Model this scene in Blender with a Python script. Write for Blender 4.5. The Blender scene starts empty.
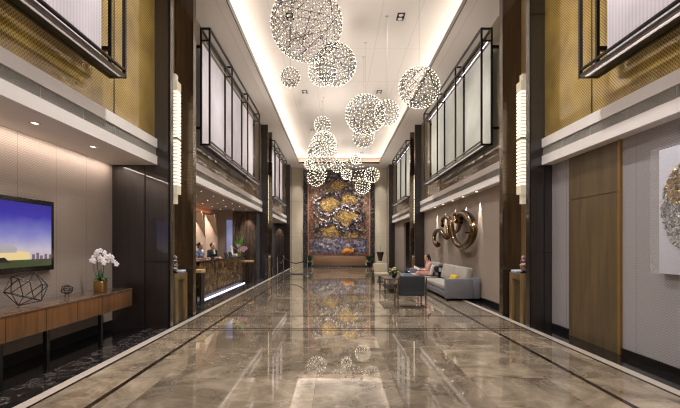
import bpy, bmesh, math, random
from mathutils import Vector, Matrix, Euler
random.seed(7)
PI = math.pi
SC = bpy.context.scene
COL = SC.collection
H = 1.6; F = 453.33; VX = 335.5; VY = 245.0
def wp(u, v, X):            # a point of the photograph on the wall plane x = X
    Y = F*X/(u-VX); return Vector((X, Y, H+(VY-v)*Y/F))
def ep(u, v, Y):            # a point on the cross plane y = Y
    return Vector(((u-VX)*Y/F, Y, H+(VY-v)*Y/F))

# ------------------------------------------------------------------ mesh builder
class MB:
    def __init__(s): s.v=[]; s.f=[]; s.m=[]; s.mi=0
    def add(s, vs, fs):
        b=len(s.v); s.v += [Vector(p) for p in vs]
        s.f += [tuple(b+i for i in f) for f in fs]; s.m += [s.mi]*len(fs); return s
    def box(s, x0,y0,z0,x1,y1,z1):
        x0,x1=min(x0,x1),max(x0,x1); y0,y1=min(y0,y1),max(y0,y1); z0,z1=min(z0,z1),max(z0,z1)
        return s.add([(x0,y0,z0),(x1,y0,z0),(x1,y1,z0),(x0,y1,z0),(x0,y0,z1),(x1,y0,z1),(x1,y1,z1),(x0,y1,z1)],
          [(0,3,2,1),(4,5,6,7),(0,1,5,4),(1,2,6,5),(2,3,7,6),(3,0,4,7)])
    def rbox(s, c, size, rot=(0,0,0)):
        R=Euler(rot).to_matrix(); c=Vector(c); h=[a/2 for a in size]
        P=[c+R@Vector((sx*h[0],sy*h[1],sz*h[2])) for sz in(-1,1) for sx,sy in((-1,-1),(1,-1),(1,1),(-1,1))]
        return s.add(P,[(0,3,2,1),(4,5,6,7),(0,1,5,4),(1,2,6,5),(2,3,7,6),(3,0,4,7)])
    def cyl(s, p0,p1,r0,r1=None,n=12,caps=True):
        if r1 is None: r1=r0
        p0=Vector(p0); p1=Vector(p1); d=(p1-p0).normalized()
        a=d.orthogonal().normalized(); b=d.cross(a)
        P=[p+ (a*math.cos(2*PI*i/n)+b*math.sin(2*PI*i/n))*r for p,r in((p0,r0),(p1,r1)) for i in range(n)]
        fs=[(i,(i+1)%n,n+(i+1)%n,n+i) for i in range(n)]
        if caps: fs += [tuple(range(n-1,-1,-1)), tuple(range(n,2*n))]
        return s.add(P,fs)
    def lathe(s, c, prof, n=20, sy=1):
        c=Vector(c); P=[]
        for r,z in prof:
            for i in range(n): P.append(c+Vector((r*math.cos(2*PI*i/n), sy*r*math.sin(2*PI*i/n), z)))
        fs=[(k*n+i,k*n+(i+1)%n,(k+1)*n+(i+1)%n,(k+1)*n+i) for k in range(len(prof)-1) for i in range(n)]
        fs += [tuple(range(n-1,-1,-1)), tuple(range((len(prof)-1)*n, len(prof)*n))]
        return s.add(P,fs)
    def ell(s, c, r, rot=None, n=14, k=8):
        c=Vector(c); R=Euler(rot).to_matrix() if rot else Matrix.Identity(3)
        P=[c+R@Vector((0,0,-r[2]))]
        for j in range(1,k):
            t=-PI/2+PI*j/k
            for i in range(n): P.append(c+R@Vector((r[0]*math.cos(t)*math.cos(2*PI*i/n), r[1]*math.cos(t)*math.sin(2*PI*i/n), r[2]*math.sin(t))))
        P.append(c+R@Vector((0,0,r[2])))
        fs=[(0,1+(i+1)%n,1+i) for i in range(n)]
        for j in range(k-2):
            for i in range(n): a=1+j*n; fs.append((a+i,a+(i+1)%n,a+n+(i+1)%n,a+n+i))
        L=len(P)-1; a=1+(k-2)*n
        fs += [(a+i,a+(i+1)%n,L) for i in range(n)]
        return s.add(P,fs)
    def cap(s, p0,r0,p1,r1):
        s.cyl(p0,p1,r0,r1,10); s.ell(p0,(r0,)*3,n=10,k=6); return s.ell(p1,(r1,)*3,n=10,k=6)
    def tube(s, pts, rad, n=10, flat=1.0):
        pts=[Vector(p) for p in pts]; N=len(pts)
        rr=rad if isinstance(rad,(list,tuple)) else [rad]*N
        P=[]; up=None
        for i,p in enumerate(pts):
            d=(pts[min(i+1,N-1)]-pts[max(i-1,0)]).normalized()
            a = d.orthogonal().normalized() if up is None else (up-d*up.dot(d)).normalized()
            up=a; b=d.cross(a)
            for k in range(n): P.append(p+(a*math.cos(2*PI*k/n)+b*math.sin(2*PI*k/n)*flat)*rr[i])
        fs=[(i*n+k,i*n+(k+1)%n,(i+1)*n+(k+1)%n,(i+1)*n+k) for i in range(N-1) for k in range(n)]
        fs += [tuple(range(n-1,-1,-1)), tuple(range((N-1)*n, N*n))]
        return s.add(P,fs)
    def prism(s, poly, d):      # poly: 3D polygon, d: extrusion vector
        n=len(poly); d=Vector(d); P=[Vector(p) for p in poly]+[Vector(p)+d for p in poly]
        return s.add(P,[tuple(range(n-1,-1,-1)),tuple(range(n,2*n))]+[(i,(i+1)%n,n+(i+1)%n,n+i) for i in range(n)])
    def build(s, name, mat, parent=None, loc=None, bevel=0, seg=2, smooth=False, keep=False):
        me=bpy.data.meshes.new(name)
        if parent is not None: o0=Vector(parent_world(parent))
        elif loc is not None: o0=Vector(loc)
        else:
            xs=[p.x for p in s.v]; ys=[p.y for p in s.v]; zs=[p.z for p in s.v]
            o0=Vector(((min(xs)+max(xs))/2,(min(ys)+max(ys))/2,min(zs)))
        if keep: o0=Vector((0,0,0))
        me.from_pydata([p-o0 for p in s.v],[],s.f)
        mats = mat if isinstance(mat,(list,tuple)) else [mat]
        for m in mats: me.materials.append(m)
        me.polygons.foreach_set('material_index', s.m)
        bm=bmesh.new(); bm.from_mesh(me); bmesh.ops.recalc_face_normals(bm, faces=bm.faces)
        if smooth:
            for f in bm.faces: f.smooth=True
        bm.to_mesh(me); bm.free()
        if smooth:
            try: me.set_sharp_from_angle(angle=math.radians(50))
            except Exception: pass
        o=bpy.data.objects.new(name, me); COL.objects.link(o)
        if parent is not None: o.parent=parent
        else: o.location=o0
        if bevel:
            b=o.modifiers.new('bevel','BEVEL'); b.width=bevel; b.segments=seg; b.limit_method='ANGLE'
            for f in me.polygons: f.use_smooth=True
        return o
def parent_world(p):
    l=Vector(p.location)
    while p.parent: p=p.parent; l+=p.location
    return l
def tag(o, label, cat, group=None):
    o['label']=label; o['category']=cat
    if group: o['group']=group
    return o
def thing(name, label, cat, loc, group=None):
    o=bpy.data.objects.new(name,None); COL.objects.link(o); o.location=loc; o.empty_display_size=.1
    return tag(o,label,cat,group)
def struct(o, label=None):
    o['kind']='structure'
    if label: o['label']=label
    return o

# ------------------------------------------------------------------ materials
def new_mat(name):
    m=bpy.data.materials.new(name); m.use_nodes=True
    return m, m.node_tree.nodes, m.node_tree.links, m.node_tree.nodes['Principled BSDF']
def lin(c): return tuple((x/12.92 if x<=.04045 else ((x+.055)/1.055)**2.4) for x in [k/255 for k in c])+(1,)
def mat(name, rgb, rough=.5, metal=0, emit=0, ecol=None, coat=0, noise=0, nscale=8, trans=0, ior=1.5, bump=0, bscale=200, coatr=.03):
    m,N,L,b=new_mat(name)
    b.inputs['Base Color'].default_value=lin(rgb); b.inputs['Roughness'].default_value=rough
    b.inputs['Metallic'].default_value=metal; b.inputs['IOR'].default_value=ior
    b.inputs['Coat Weight'].default_value=coat; b.inputs['Coat Roughness'].default_value=coatr
    b.inputs['Transmission Weight'].default_value=trans
    if emit:
        b.inputs['Emission Color'].default_value=lin(ecol or rgb); b.inputs['Emission Strength'].default_value=emit
    if noise or bump:
        g=N.new('ShaderNodeNewGeometry')
    if noise:
        t=N.new('ShaderNodeTexNoise'); t.inputs['Scale'].default_value=nscale; t.inputs['Detail'].default_value=6
        L.new(g.outputs['Position'],t.inputs['Vector'])
        r=N.new('ShaderNodeMix'); r.data_type='RGBA'
        c=lin(rgb); r.inputs['A'].default_value=tuple(x*(1-noise) for x in c[:3])+(1,); r.inputs['B'].default_value=tuple(min(1,x*(1+noise)) for x in c[:3])+(1,)
        L.new(t.outputs['Fac'],r.inputs['Factor']); L.new(r.outputs['Result'],b.inputs['Base Color'])
    if bump:
        t2=N.new('ShaderNodeTexNoise'); t2.inputs['Scale'].default_value=bscale
        L.new(g.outputs['Position'],t2.inputs['Vector'])
        bp=N.new('ShaderNodeBump'); bp.inputs['Strength'].default_value=bump; bp.inputs['Distance'].default_value=.004
        L.new(t2.outputs['Fac'],bp.inputs['Height']); L.new(bp.outputs['Normal'],b.inputs['Normal'])
    return m
def ramp(N, stops, interp='LINEAR'):
    r=N.new('ShaderNodeValToRGB'); e=r.color_ramp; e.interpolation=interp
    while len(e.elements)<len(stops): e.elements.new(.5)
    for el,(p,c) in zip(e.elements,stops): el.position=p; el.color=c
    return r
def math_n(N,L,op,a,b=None,c=None):
    n=N.new('ShaderNodeMath'); n.operation=op
    for i,x in enumerate((a,b,c)):
        if x is None: continue
        if isinstance(x,(int,float)): n.inputs[i].default_value=x
        else: L.new(x,n.inputs[i])
    return n.outputs[0]
def posn(N,L):
    g=N.new('ShaderNodeNewGeometry'); s=N.new('ShaderNodeSeparateXYZ'); L.new(g.outputs['Position'],s.inputs[0])
    return g.outputs['Position'], s.outputs
def mixc(N,L,f,a,b):
    r=N.new('ShaderNodeMix'); r.data_type='RGBA'
    for k,x in (('Factor',f),('A',a),('B',b)):
        if isinstance(x,(tuple,float,int)): r.inputs[k].default_value=x
        else: L.new(x,r.inputs[k])
    return r.outputs['Result']

def floor_mat():
    m,N,L,b=new_mat('polished_brown_marble')
    pos,s=posn(N,L)
    TX,TY=.92,1.59
    gy=math_n(N,L,'DIVIDE',math_n(N,L,'SUBTRACT',s[1],.68),TY)
    row=math_n(N,L,'FLOOR',gy)
    gx=math_n(N,L,'ADD',math_n(N,L,'DIVIDE',s[0],TX),.25)
    colm=math_n(N,L,'FLOOR',gx)
    cv=N.new('ShaderNodeCombineXYZ'); L.new(colm,cv.inputs[0]); L.new(row,cv.inputs[1])
    wn=N.new('ShaderNodeTexWhiteNoise'); wn.noise_dimensions='3D'; L.new(cv.outputs[0],wn.inputs['Vector'])
    off=N.new('ShaderNodeVectorMath'); off.operation='MULTIPLY_ADD'
    L.new(wn.outputs['Color'],off.inputs[0]); off.inputs[1].default_value=(30,30,30); L.new(pos,off.inputs[2])
    # large cloudy body
    n1=N.new('ShaderNodeTexNoise'); n1.inputs['Scale'].default_value=1.3; n1.inputs['Detail'].default_value=9; n1.inputs['Roughness'].default_value=.62; n1.inputs['Distortion'].default_value=1.2
    L.new(off.outputs[0],n1.inputs['Vector'])
    r1=ramp(N,[(.3,lin((94,84,71))),(.45,lin((131,118,101))),(.56,lin((151,137,118))),(.72,lin((186,172,152)))])
    L.new(n1.outputs['Fac'],r1.inputs[0])
    # veins
    n2=N.new('ShaderNodeTexNoise'); n2.inputs['Scale'].default_value=.9; n2.inputs['Detail'].default_value=7; n2.inputs['Distortion'].default_value=1.6
    L.new(off.outputs[0],n2.inputs['Vector'])
    vv=math_n(N,L,'ABSOLUTE',math_n(N,L,'SUBTRACT',n2.outputs['Fac'],.5))
    r2=ramp(N,[(0,(1,1,1,1)),(.012,(0,0,0,1))]); L.new(vv,r2.inputs[0])
    c=mixc(N,L,math_n(N,L,'MULTIPLY',r2.outputs[0],.35),r1.outputs[0],lin((186,172,155)))
    n3=N.new('ShaderNodeTexNoise'); n3.inputs['Scale'].default_value=2.2; n3.inputs['Detail'].default_value=6; n3.inputs['Distortion'].default_value=2.2
    L.new(off.outputs[0],n3.inputs['Vector'])
    v3=math_n(N,L,'ABSOLUTE',math_n(N,L,'SUBTRACT',n3.outputs['Fac'],.46))
    r3=ramp(N,[(0,(1,1,1,1)),(.014,(0,0,0,1))]); L.new(v3,r3.inputs[0])
    c=mixc(N,L,math_n(N,L,'MULTIPLY',r3.outputs[0],.22),c,lin((66,52,41)))
    # tone per slab
    hv=N.new('ShaderNodeHueSaturation'); L.new(c,hv.inputs['Color'])
    L.new(math_n(N,L,'MULTIPLY_ADD',wn.outputs['Value'],.5,.68),hv.inputs['Value'])
    # joints
    fx=math_n(N,L,'FRACT',gx); fy=math_n(N,L,'FRACT',gy)
    ex=math_n(N,L,'LESS_THAN',math_n(N,L,'MINIMUM',fx,math_n(N,L,'SUBTRACT',1,fx)),.0025)
    ey=math_n(N,L,'LESS_THAN',math_n(N,L,'MINIMUM',fy,math_n(N,L,'SUBTRACT',1,fy)),.002)
    j=math_n(N,L,'MAXIMUM',ex,ey)
    c=mixc(N,L,math_n(N,L,'MULTIPLY',j,.5),hv.outputs[0],lin((70,58,48)))
    L.new(c,b.inputs['Base Color']); b.inputs['Roughness'].default_value=.035; b.inputs['IOR'].default_value=1.5
    b.inputs['Coat Weight'].default_value=.4; b.inputs['Coat Roughness'].default_value=.02
    return m
def dark_marble():
    m,N,L,b=new_mat('dark_veined_marble')
    pos,s=posn(N,L)
    n=N.new('ShaderNodeTexNoise'); n.inputs['Scale'].default_value=2.6; n.inputs['Detail'].default_value=9; n.inputs['Distortion'].default_value=1.8; n.inputs['Roughness'].default_value=.65
    L.new(pos,n.inputs['Vector'])
    v=math_n(N,L,'ABSOLUTE',math_n(N,L,'SUBTRACT',n.outputs['Fac'],.5))
    r=ramp(N,[(0,lin((150,144,140))),(.008,lin((66,62,60))),(.035,lin((36,33,33))),(.2,lin((19,18,19)))]); L.new(v,r.inputs[0])
    L.new(r.outputs[0],b.inputs['Base Color']); b.inputs['Roughness'].default_value=.12
    return m
def wood(name, c1, c2, rough=.3, coat=.3, sx=1, grain=14, axis='Z', coatr=.05):
    m,N,L,b=new_mat(name)
    pos,s=posn(N,L)
    mp=N.new('ShaderNodeMapping'); L.new(pos,mp.inputs['Vector'])
    sc={'Z':(grain,grain,.5),'Y':(grain,.5,grain)}[axis]; mp.inputs['Scale'].default_value=sc
    n=N.new('ShaderNodeTexNoise'); n.inputs['Scale'].default_value=2; n.inputs['Detail'].default_value=5; n.inputs['Distortion'].default_value=.6
    L.new(mp.outputs[0],n.inputs['Vector'])
    r=ramp(N,[(.3,lin(c1)),(.7,lin(c2))]); L.new(n.outputs['Fac'],r.inputs[0]); L.new(r.outputs[0],b.inputs['Base Color'])
    b.inputs['Roughness'].default_value=rough; b.inputs['Coat Weight'].default_value=coat; b.inputs['Coat Roughness'].default_value=coatr
    return m
def wall_cover(name, c1, c2, seam, off=0, pitch=.036):
    m,N,L,b=new_mat(name)
    pos,s=posn(N,L)
    # woven zig-zag cloth: diagonal ribs that flip direction every few centimetres
    t=math_n(N,L,'PINGPONG',s[1],.03)
    w=math_n(N,L,'SINE',math_n(N,L,'MULTIPLY',math_n(N,L,'ADD',s[2],t),2*PI/pitch))
    nz=N.new('ShaderNodeTexNoise'); nz.inputs['Scale'].default_value=60; L.new(pos,nz.inputs['Vector'])
    f=math_n(N,L,'ADD',math_n(N,L,'MULTIPLY_ADD',w,.3,.3),math_n(N,L,'MULTIPLY',nz.outputs['Fac'],.4))
    c=mixc(N,L,f,lin(c1),lin(c2))
    if seam:
        fr=math_n(N,L,'FRACT',math_n(N,L,'DIVIDE',math_n(N,L,'SUBTRACT',s[1],off),seam))
        e=math_n(N,L,'LESS_THAN',fr,.007)
        c=mixc(N,L,math_n(N,L,'MULTIPLY',e,.75),c,lin((60,52,48)))
    L.new(c,b.inputs['Base Color']); b.inputs['Roughness'].default_value=.75
    bp=N.new('ShaderNodeBump'); bp.inputs['Strength'].default_value=.25; bp.inputs['Distance'].default_value=.003; L.new(f,bp.inputs['Height']); L.new(bp.outputs[0],b.inputs['Normal'])
    return m
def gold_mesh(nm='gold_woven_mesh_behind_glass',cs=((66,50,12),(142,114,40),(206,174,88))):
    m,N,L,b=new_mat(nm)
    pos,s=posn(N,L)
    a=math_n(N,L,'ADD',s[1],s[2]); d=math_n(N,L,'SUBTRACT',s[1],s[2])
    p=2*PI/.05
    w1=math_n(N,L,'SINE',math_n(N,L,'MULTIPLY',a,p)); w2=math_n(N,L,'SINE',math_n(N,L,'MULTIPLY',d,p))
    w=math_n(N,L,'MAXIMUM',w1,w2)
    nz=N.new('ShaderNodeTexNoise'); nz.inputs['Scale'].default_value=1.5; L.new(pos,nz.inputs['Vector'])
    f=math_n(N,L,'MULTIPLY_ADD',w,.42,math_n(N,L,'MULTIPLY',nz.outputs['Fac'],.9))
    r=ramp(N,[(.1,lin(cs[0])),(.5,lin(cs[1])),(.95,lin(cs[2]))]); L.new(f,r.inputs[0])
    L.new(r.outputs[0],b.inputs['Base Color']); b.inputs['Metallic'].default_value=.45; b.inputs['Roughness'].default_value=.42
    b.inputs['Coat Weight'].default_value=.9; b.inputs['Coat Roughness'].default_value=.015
    # seams of the glass sheets
    return m
def ceiling_mat():
    m,N,L,b=new_mat('cream_ceiling_paint')
    pos,s=posn(N,L)
    e=None
    for x in (-1.72,-.70,1.22,2.24):
        k=math_n(N,L,'LESS_THAN',math_n(N,L,'ABSOLUTE',math_n(N,L,'SUBTRACT',s[0],x)),.006)
        e=k if e is None else math_n(N,L,'MAXIMUM',e,k)
    fr=math_n(N,L,'FRACT',math_n(N,L,'DIVIDE',math_n(N,L,'SUBTRACT',s[1],14.2),2.85))
    e=math_n(N,L,'MAXIMUM',e,math_n(N,L,'LESS_THAN',fr,.005))
    c=mixc(N,L,math_n(N,L,'MULTIPLY',e,.35),lin((218,207,196)),lin((120,108,96)))
    L.new(c,b.inputs['Base Color']); b.inputs['Roughness'].default_value=.8
    return m
def screen_cloth(name, e, tint):
    m,N,L,b=new_mat(name)
    pos,s=posn(N,L)
    w=math_n(N,L,'SINE',math_n(N,L,'MULTIPLY',s[1],2*PI/.07))
    nz=N.new('ShaderNodeTexNoise'); nz.inputs['Scale'].default_value=1.1; nz.inputs['Detail'].default_value=4; L.new(pos,nz.inputs['Vector'])
    f=math_n(N,L,'MULTIPLY_ADD',w,.12,math_n(N,L,'MULTIPLY_ADD',nz.outputs['Fac'],.9,.05))
    r=ramp(N,[(.2,tuple(x*.62 for x in lin(tint)[:3])+(1,)),(.8,lin(tint))]); L.new(f,r.inputs[0])
    L.new(r.outputs[0],b.inputs['Base Color']); b.inputs['Roughness'].default_value=.6
    L.new(r.outputs[0],b.inputs['Emission Color']); b.inputs['Emission Strength'].default_value=e
    return m
def mottled(name, stops, scale=20, rough=.4, metal=0, emit=0):
    m,N,L,b=new_mat(name)
    pos,s=posn(N,L)
    v=N.new('ShaderNodeTexVoronoi'); v.inputs['Scale'].default_value=scale; L.new(pos,v.inputs['Vector'])
    sp=N.new('ShaderNodeSeparateColor'); L.new(v.outputs['Color'],sp.inputs[0])
    nz=N.new('ShaderNodeTexNoise'); nz.inputs['Scale'].default_value=scale*.12; nz.inputs['Detail'].default_value=5; L.new(pos,nz.inputs['Vector'])
    f=math_n(N,L,'MULTIPLY_ADD',sp.outputs[0],.5,math_n(N,L,'MULTIPLY',nz.outputs['Fac'],.5))
    r=ramp(N,[(p,lin(c)) for p,c in stops]); L.new(f,r.inputs[0]); L.new(r.outputs[0],b.inputs['Base Color'])
    b.inputs['Roughness'].default_value=rough; b.inputs['Metallic'].default_value=metal
    return m

M={}
M['floor']=floor_mat(); M['dmarble']=dark_marble(); M['gold']=gold_mesh(); M['gold_dim']=gold_mesh('dimmed_gold_mesh_behind_glass',((40,32,20),(92,76,50),(150,128,92))); M['ceil']=ceiling_mat()  # second mesh: same gold, weaker light of the farther bays put into its colour
M['soffit']=mat('cream_soffit_paint',(206,194,182),.8,noise=.04,nscale=1)
M['ledge']=mat('pale_ledge_stone',(234,228,225),.55,noise=.03,nscale=6)
M['bstone']=mat('black_polished_stone',(22,21,22),.08,noise=.3,nscale=5)
M['trim']=mat('pale_floor_border_stone',(188,178,168),.25,noise=.06,nscale=12)
M['strip']=mat('dark_brown_floor_inlay',(40,30,25),.1)
M['dwood']=wood('dark_lacquered_wood',(22,17,15),(42,33,29),.3,.9,grain=16,coatr=.03)
M['bronze_panel']=wood('polished_bronze_brown_panel',(34,27,23),(66,54,45),.25,.9,grain=9,coatr=.05)
M['bronze_face']=wood('mirror_bronze_cladding',(80,68,56),(114,98,80),.16,.3,grain=9,coatr=.04)
M['bronze_face'].node_tree.nodes['Principled BSDF'].inputs['Metallic'].default_value=.75
M['black']=mat('black_metal',(24,22,21),.35,metal=.4)
M['bar']=mat('dark_bronze_frame',(40,34,30),.3,metal=.6)
M['niche']=mat('brass_niche_panel',(160,130,86),.4,metal=.4,noise=.15,nscale=3)
M['vent']=mat('grey_vent_slats',(172,168,162),.5)
M['ventd']=mat('vent_backing',(100,97,92),.6)
M['wl']=wall_cover('woven_beige_wallcovering',(118,106,98),(168,154,144),.853,6.14)
M['wr']=wall_cover('woven_grey_wallcovering',(122,117,118),(168,163,165),.95,5.35)
M['w2']=mat('plain_taupe_wallcovering',(142,128,116),.75,noise=.06,nscale=2,bump=.3)
M['beige']=mat('cream_wall_panel',(204,190,168),.5,noise=.04,nscale=2)
M['door']=wood('light_oak_door_veneer',(78,64,42),(104,87,60),.4,.1,grain=5)
M['oakedge']=mat('brass_door_edge',(150,118,66),.35,metal=.5)
M['walnut']=wood('walnut_veneer',(82,52,24),(128,86,44),.4,.1,grain=10)
M['ctop']=mat('warm_brown_lacquer_top',(98,76,60),.15,coat=.5)
M['brass']=mat('brushed_brass',(170,136,80),.28,metal=.9)
M['brassd']=mat('aged_brass',(128,104,66),.4,metal=.5,noise=.15,nscale=6)
M['bulb']=mat('warm_white_bulb',(255,240,215),.3,emit=4.8,ecol=(255,236,208))
for k in ('bulb',): M[k].cycles.emission_sampling='NONE'
M['wire']=mat('stainless_wire',(30,26,23),.5)
M['cable']=mat('thin_grey_cable',(170,158,146),.5)
M['screenL']=screen_cloth('backlit_lilac_cloth',.2,(198,190,194))
M['screenR']=screen_cloth('backlit_pale_green_cloth',.16,(184,184,174))
M['screenN']=screen_cloth('backlit_grey_lilac_cloth',.14,(190,182,188))
M['under']=mat('backlit_box_underside',(112,104,102),.6,emit=.12,ecol=(255,232,220))
M['led']=mat('led_tape',(255,244,230),.5,emit=9,ecol=(255,236,214))
M['ledc']=mat('cool_led_tape',(240,236,255),.5,emit=2,ecol=(236,230,255))
M['sconce']=mat('lit_ribbed_glass',(236,232,222),.3,emit=.85,ecol=(255,246,226))
M['sconceE']=mat('frosted_glass_step',(190,180,158),.3,emit=.25,ecol=(255,236,200))
M['lens']=mat('lit_downlight_lens',(255,250,240),.4,emit=3,ecol=(255,238,215))
for k in ('lens','sconceE'): M[k].cycles.emission_sampling='NONE'
M['white']=mat('white_plaster',(226,222,218),.6)
M['orchid']=mat('white_petal',(244,240,242),.5)
M['leaf']=mat('green_leaf',(44,80,36),.4,noise=.3,nscale=30)
M['stem']=mat('plant_stem',(58,62,36),.6)
M['pink']=mat('pink_lily_petal',(216,182,196),.5,noise=.2,nscale=30)
M['yellow']=mat('yellow_linen',(206,170,42),.8,noise=.1,nscale=60)
M['sofa']=mat('light_grey_upholstery',(112,112,118),.85,noise=.06,nscale=30,bump=.3)
M['cush']=mat('warm_grey_cushion',(156,150,142),.85,noise=.06,nscale=30,bump=.3)
M['charcoal']=mat('charcoal_upholstery',(46,48,53),.8,noise=.1,nscale=40,bump=.3)
M['linen']=mat('beige_upholstery',(178,166,146),.85,noise=.06,nscale=30)
M['walframe']=wood('dark_walnut_frame',(52,38,28),(84,62,46),.35,.2)
M['smoke']=mat('smoked_glass',(36,31,28),.08); M['smoke'].node_tree.nodes['Principled BSDF'].inputs['Alpha'].default_value=.55
M['glass']=mat('dark_clear_glass',(120,120,120),.03,trans=.9)
M['gloss_bronze']=mat('polished_dark_bronze',(104,82,58),.12,metal=.95,noise=.25,nscale=4)
M['gold_leaf']=mottled('crumpled_gold_leaf',[(.2,(110,84,32)),(.5,(190,152,70)),(.8,(240,214,140))],26,.3,.7)
M['silver_leaf']=mottled('crumpled_silver',[(.2,(96,92,90)),(.5,(160,156,152)),(.8,(226,222,218))],30,.35,.3)
M['skin']=mat('skin',(206,158,134),.5)
M['hair']=mat('black_hair',(22,18,18),.4)
M['navy']=mat('navy_suit_cloth',(26,28,40),.7)
M['blueprint']=mottled('blue_white_print_cloth',[(.25,(44,66,120)),(.5,(96,126,176)),(.75,(220,226,236))],22,.7)
M['dress']=mat('pale_pink_dress_cloth',(222,172,164),.75,noise=.12,nscale=14)
M['paper']=mat('paper',(222,226,236),.7)
M['bluebook']=mat('blue_grey_book_cover',(120,142,172),.5)
M['rope']=mat('black_velvet_rope',(24,18,20),.8)
M['chrome']=mat('polished_steel',(190,190,190),.15,metal=1)
M['redstone']=mottled('red_brown_agate',[(.25,(70,40,34)),(.5,(130,92,80)),(.8,(206,186,172))],30,.25)
M['greystone']=mottled('grey_agate',[(.25,(40,36,36)),(.5,(110,100,96)),(.8,(200,190,184))],30,.25)
M['desk']=mottled('brown_gold_emperador_marble',[(.2,(26,20,14)),(.45,(62,46,28)),(.8,(134,104,62))],7,.15)
M['fold']=mat('folded_plaster_panel',(196,172,154),.6,noise=.04,nscale=2)
M['mural_bg']=mottled('copper_mosaic',[(.15,(66,44,38)),(.45,(112,80,64)),(.7,(140,110,88)),(.9,(190,168,146))],11,.4,.2)
M['mural_gold']=mottled('gold_mosaic',[(.15,(84,62,28)),(.42,(136,108,56)),(.68,(176,144,80)),(.9,(226,204,156))],10,.35,.4)
M['mural_dark']=mottled('violet_black_mosaic',[(.3,(26,20,24)),(.5,(58,48,54)),(.66,(118,106,112)),(.82,(244,236,232))],9,.3)
M['mural_blue']=mottled('blue_white_mosaic',[(.2,(46,38,44)),(.4,(78,74,92)),(.55,(110,112,140)),(.68,(140,120,104)),(.85,(226,220,220))],7,.35)
M['mural_orange']=mottled('orange_mosaic',[(.2,(150,84,24)),(.6,(220,140,40)),(.85,(250,190,90))],18,.35)

# ------------------------------------------------------------------ measures of the hall
PL,PR=-3.2,3.76            # hall faces of the piers
LL,LR=-3.44,3.98           # ledge faces
GL,GR=-3.49,4.04           # gold mesh planes
WL,WR=-4.31,4.18           # lower walls
ZL0,ZL1=3.145,3.645        # ledge
ZC=7.27; ZT=7.75           # soffit, tray ceiling
YB,YE=-3.5,33.4            # behind the camera, end wall
P1,P2,P3=(8.75,10.2),(21.35,22.8),(31.9,33.4)
RX=-5.45                   # reception back wall

def S(b,name,m,label=None,**k): return struct(b.build(name,m,**k),label)
# floor
S(MB().box(-3.17,YB,-.1,3.775,YE,0),'floor',M['floor'],'polished brown marble floor')
n=[0]
def trim(b,m,label,**k):
    n[0]+=1; return S(b,'trim_%d'%n[0],m,label,**k)
for s,x in ((1,-3.17),(-1,3.775)):
    trim(MB().box(x,YB,-.05,x+s*.13,YE,.004),M['trim'],'pale stone border line in the floor')
    trim(MB().box(x+s*.13,YB,-.05,x+s*.165,YE,.004),M['strip'],'dark brown line inside the pale floor border')
for x in (-2.44,2.95):
    trim(MB().box(x-.03,YB,-.05,x+.03,YE,.003),M['strip'],'dark inlaid line along the marble floor')
b=MB()
for y,w in ((8.5,.05),(8.68,.05),(10.14,.035),(10.3,.02),(21.2,.05),(21.4,.05),(22.9,.035)):
    b.box(-3.0,y-w/2,-.05,3.6,y+w/2,.0025)
trim(b,M['strip'],'dark lines inlaid across the marble floor')
# side floors
b=MB().box(-3.17,YB,-.1,-3.62,YE,0); b.mi=1; b.box(-3.62,YB,-.1,-5.6,YE,0)
trim(b,[M['dmarble'],M['bstone']],'black veined marble margin at the left')
b=MB().box(3.775,YB,-.1,4.4,YE,0); trim(b,[M['bstone']],'black marble margin at the right')

# piers
def pier(face, back, y0, y1, nm, label, cam_mat):
    s=1 if face>0 else -1
    e=thing(nm,label,'column',(face+s*.1,y0,0)); 
    return e
def pier_pair(side, ya, yb, wide, bay):
    s=-1 if side=='left' else 1; f=PL if s<0 else PR; nb=f+s*.42
    # near pier
    b=MB().box(f,ya,0,f+s*.44 if not wide else wide,ya+.2,ZC)
    trim(b,M['dwood'],'dark lacquered pier, %s side'%side)
    b=MB().box(f-s*.012,ya-.012,0,f+s*.012,ya+.02,ZC)      # metal corner bead
    trim(b,M['bar'],'dark bronze corner bead of a pier')
    b=MB().box(f,yb,0,f+s*(.44 if s>0 else (2.0 if False else .44)),yb+.2,ZC)
    trim(b,M['bronze_face'],'brown polished far pier of a niche, %s side'%side)
    b=MB().box(nb,ya+.2,0,nb+s*.1,yb,ZC)
    trim(b,M['niche'],'brass coloured back of a pier niche, %s side'%side)
pier_pair('left',*P1,WL,1); pier_pair('right',*P1,WR,1)
pier_pair('left',*P2,None,2); pier_pair('right',*P2,None,2)
for s,f,side in ((-1,PL,'left'),(1,PR,'right')):
    trim(MB().box(f,P3[0],0,f+s*.4,YE,ZC),M['dwood'],'dark pier beside the end wall, %s side'%side)
# horizontal joints and raised panel on the broad dark screens (both near piers)
b=MB()
b.box(-3.69,8.742,0,-3.66,8.75,3.1); b.box(-3.23,8.738,0,-3.2,8.75,7.2)
b.box(-3.66,8.738,1.28,-3.23,8.75,1.295)
trim(b,M['bar'],'thin reveal lines on the dark wall panel left')
b=MB().box(4.02,8.74,0,4.035,8.75,3.1); b.box(3.8,8.74,1.45,4.18,8.75,1.46); b.box(3.78,8.74,3.1,3.98,8.75,3.115); b.box(3.78,8.74,6.05,4.04,8.75,6.065)
trim(b,M['bar'],'thin reveal lines on the dark wall panel right')

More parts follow.
